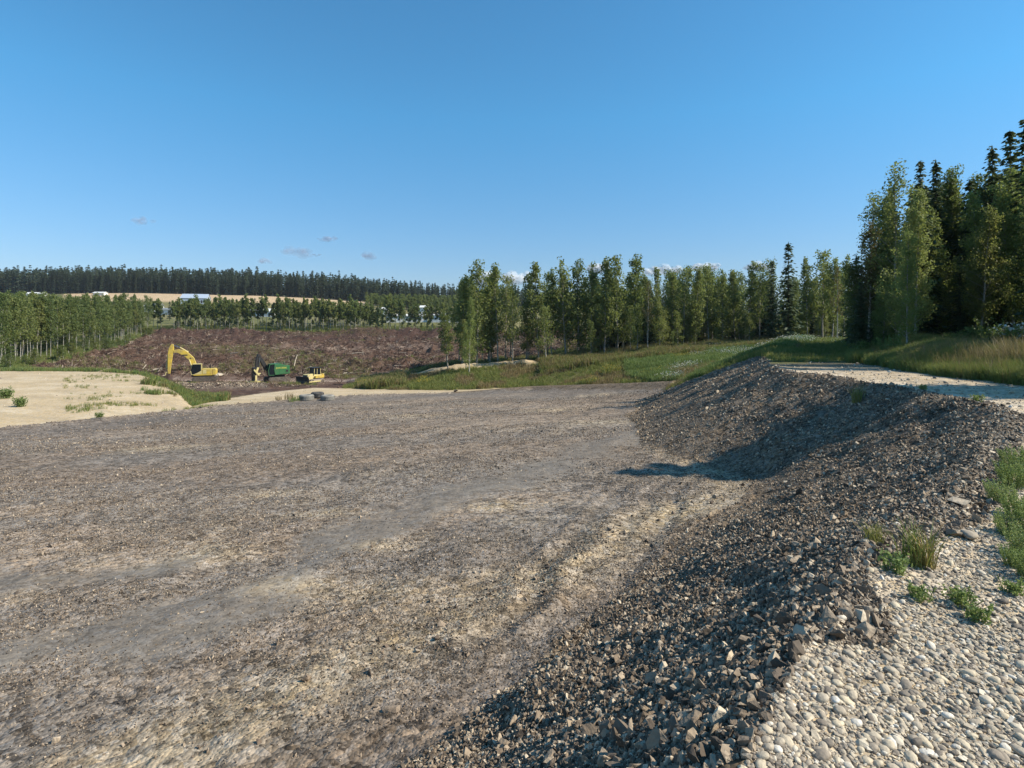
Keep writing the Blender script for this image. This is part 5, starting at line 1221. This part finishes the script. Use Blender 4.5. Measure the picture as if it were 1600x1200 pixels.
M['cumulus'] = cloud_mat('cumulus_cloud', .75, (.9,.9,.9)); M['wisp'] = cloud_mat('thin_grey_cloud', .22, (.42,.44,.55))
def cloud(px, py, wpx, hpx, mat, lb, seed, nblob=10):
    import bmesh
    from mathutils import noise
    Y = 6000; k = Y/F; r = random.Random(seed); bm = bmesh.new()
    for i in range(nblob):
        u = r.uniform(-.5, .5); s = hpx*k*r.uniform(.28, .5)*(1-abs(u)); x = u*wpx*k; z = r.uniform(-.25, .25)*hpx*k*(1-abs(u)); y = r.uniform(-.3, .3)*wpx*k
        g = bmesh.ops.create_icosphere(bm, subdivisions=3, radius=1)
        for v in g['verts']:
            c = v.co.copy(); n_ = 1+.35*noise.noise(c*1.7+Vector((i*3.1, seed, 0)))+.15*noise.noise(c*4+Vector((i, seed, 3))); v.co = Vector((c.x*s*1.5*n_+x, c.y*s*1.5*n_+y, c.z*s*n_+z))
    for f in bm.faces: f.smooth = True
    me = bpy.data.meshes.new('cloud'); bm.to_mesh(me); bm.free(); me.materials.append(mat)
    o = obj('cloud', me, None, (at(px, Y), Y, (HZ-py)*k)); return tag(o, lb, 'cloud', None, 'structure')
for i, a in enumerate([(812,436,50,22,'white cloud puff above the left of the middle trees'),(757,436,34,24,'faint white cloud left of the tallest middle aspens'),(932,420,30,18,'white cloud behind the middle of the stand'),(1036,424,56,20,'white cloud top over the stand right of its centre'),(1102,418,34,18,'small white cloud left of the lone spruce'),(1188,418,40,16,'white cloud just left of the lone spruce')]):
    cloud(*a[:4], M['cumulus'], a[4], i+1, 14)
for i, a in enumerate([(225,345,46,12,'small lilac grey cloud highest at the left'),(460,395,44,20,'soft grey cloud above the far forest'),(512,374,30,11,'thin grey cloud right of the soft grey cloud'),(414,408,22,8,'tiny grey cloud left below the soft grey cloud'),(576,400,18,13,'tiny grey cloud at the right of the group'),(495,398,12,5,'speck of cloud right of the soft grey cloud')]):
    cloud(*a[:4], M['wisp'], a[4], i+21, 9)
# ------------------------------------------------------------------ thin air haze
def haze(density):
    V_ = [(x, y, z) for x in (-2600, 2600) for y in (-120, 3300) for z in (-30, 175)]
    me = bpy.data.meshes.new('haze'); me.from_pydata(V_, [], [(0, 1, 3, 2), (4, 6, 7, 5), (0, 4, 5, 1), (2, 3, 7, 6), (0, 2, 6, 4), (1, 5, 7, 3)])
    m = bpy.data.materials.new('haze_air'); m.use_nodes = True; nt = m.node_tree
    for n in list(nt.nodes):
        if n.type == 'BSDF_PRINCIPLED': nt.nodes.remove(n)
    pv = nt.nodes.new('ShaderNodeVolumePrincipled'); pv.inputs['Color'].default_value = (.80,.88,1,1); pv.inputs['Density'].default_value = density; pv.inputs['Anisotropy'].default_value = 0
    nt.links.new(pv.outputs[0], [n for n in nt.nodes if n.type == 'OUTPUT_MATERIAL'][0].inputs['Volume']); me.materials.append(m)
    tag(obj('haze', me), 'thin haze in the air', 'haze', None, 'stuff')
HAZE = 0.00007
if HAZE: haze(HAZE)
print('trees', tree_n[0], 'objects', len(bpy.data.objects))
print('tris', sum(len(o.data.polygons)*2 for o in bpy.data.objects if o.type == 'MESH'), 'unique', sum(len(m_.polygons)*2 for m_ in bpy.data.meshes))
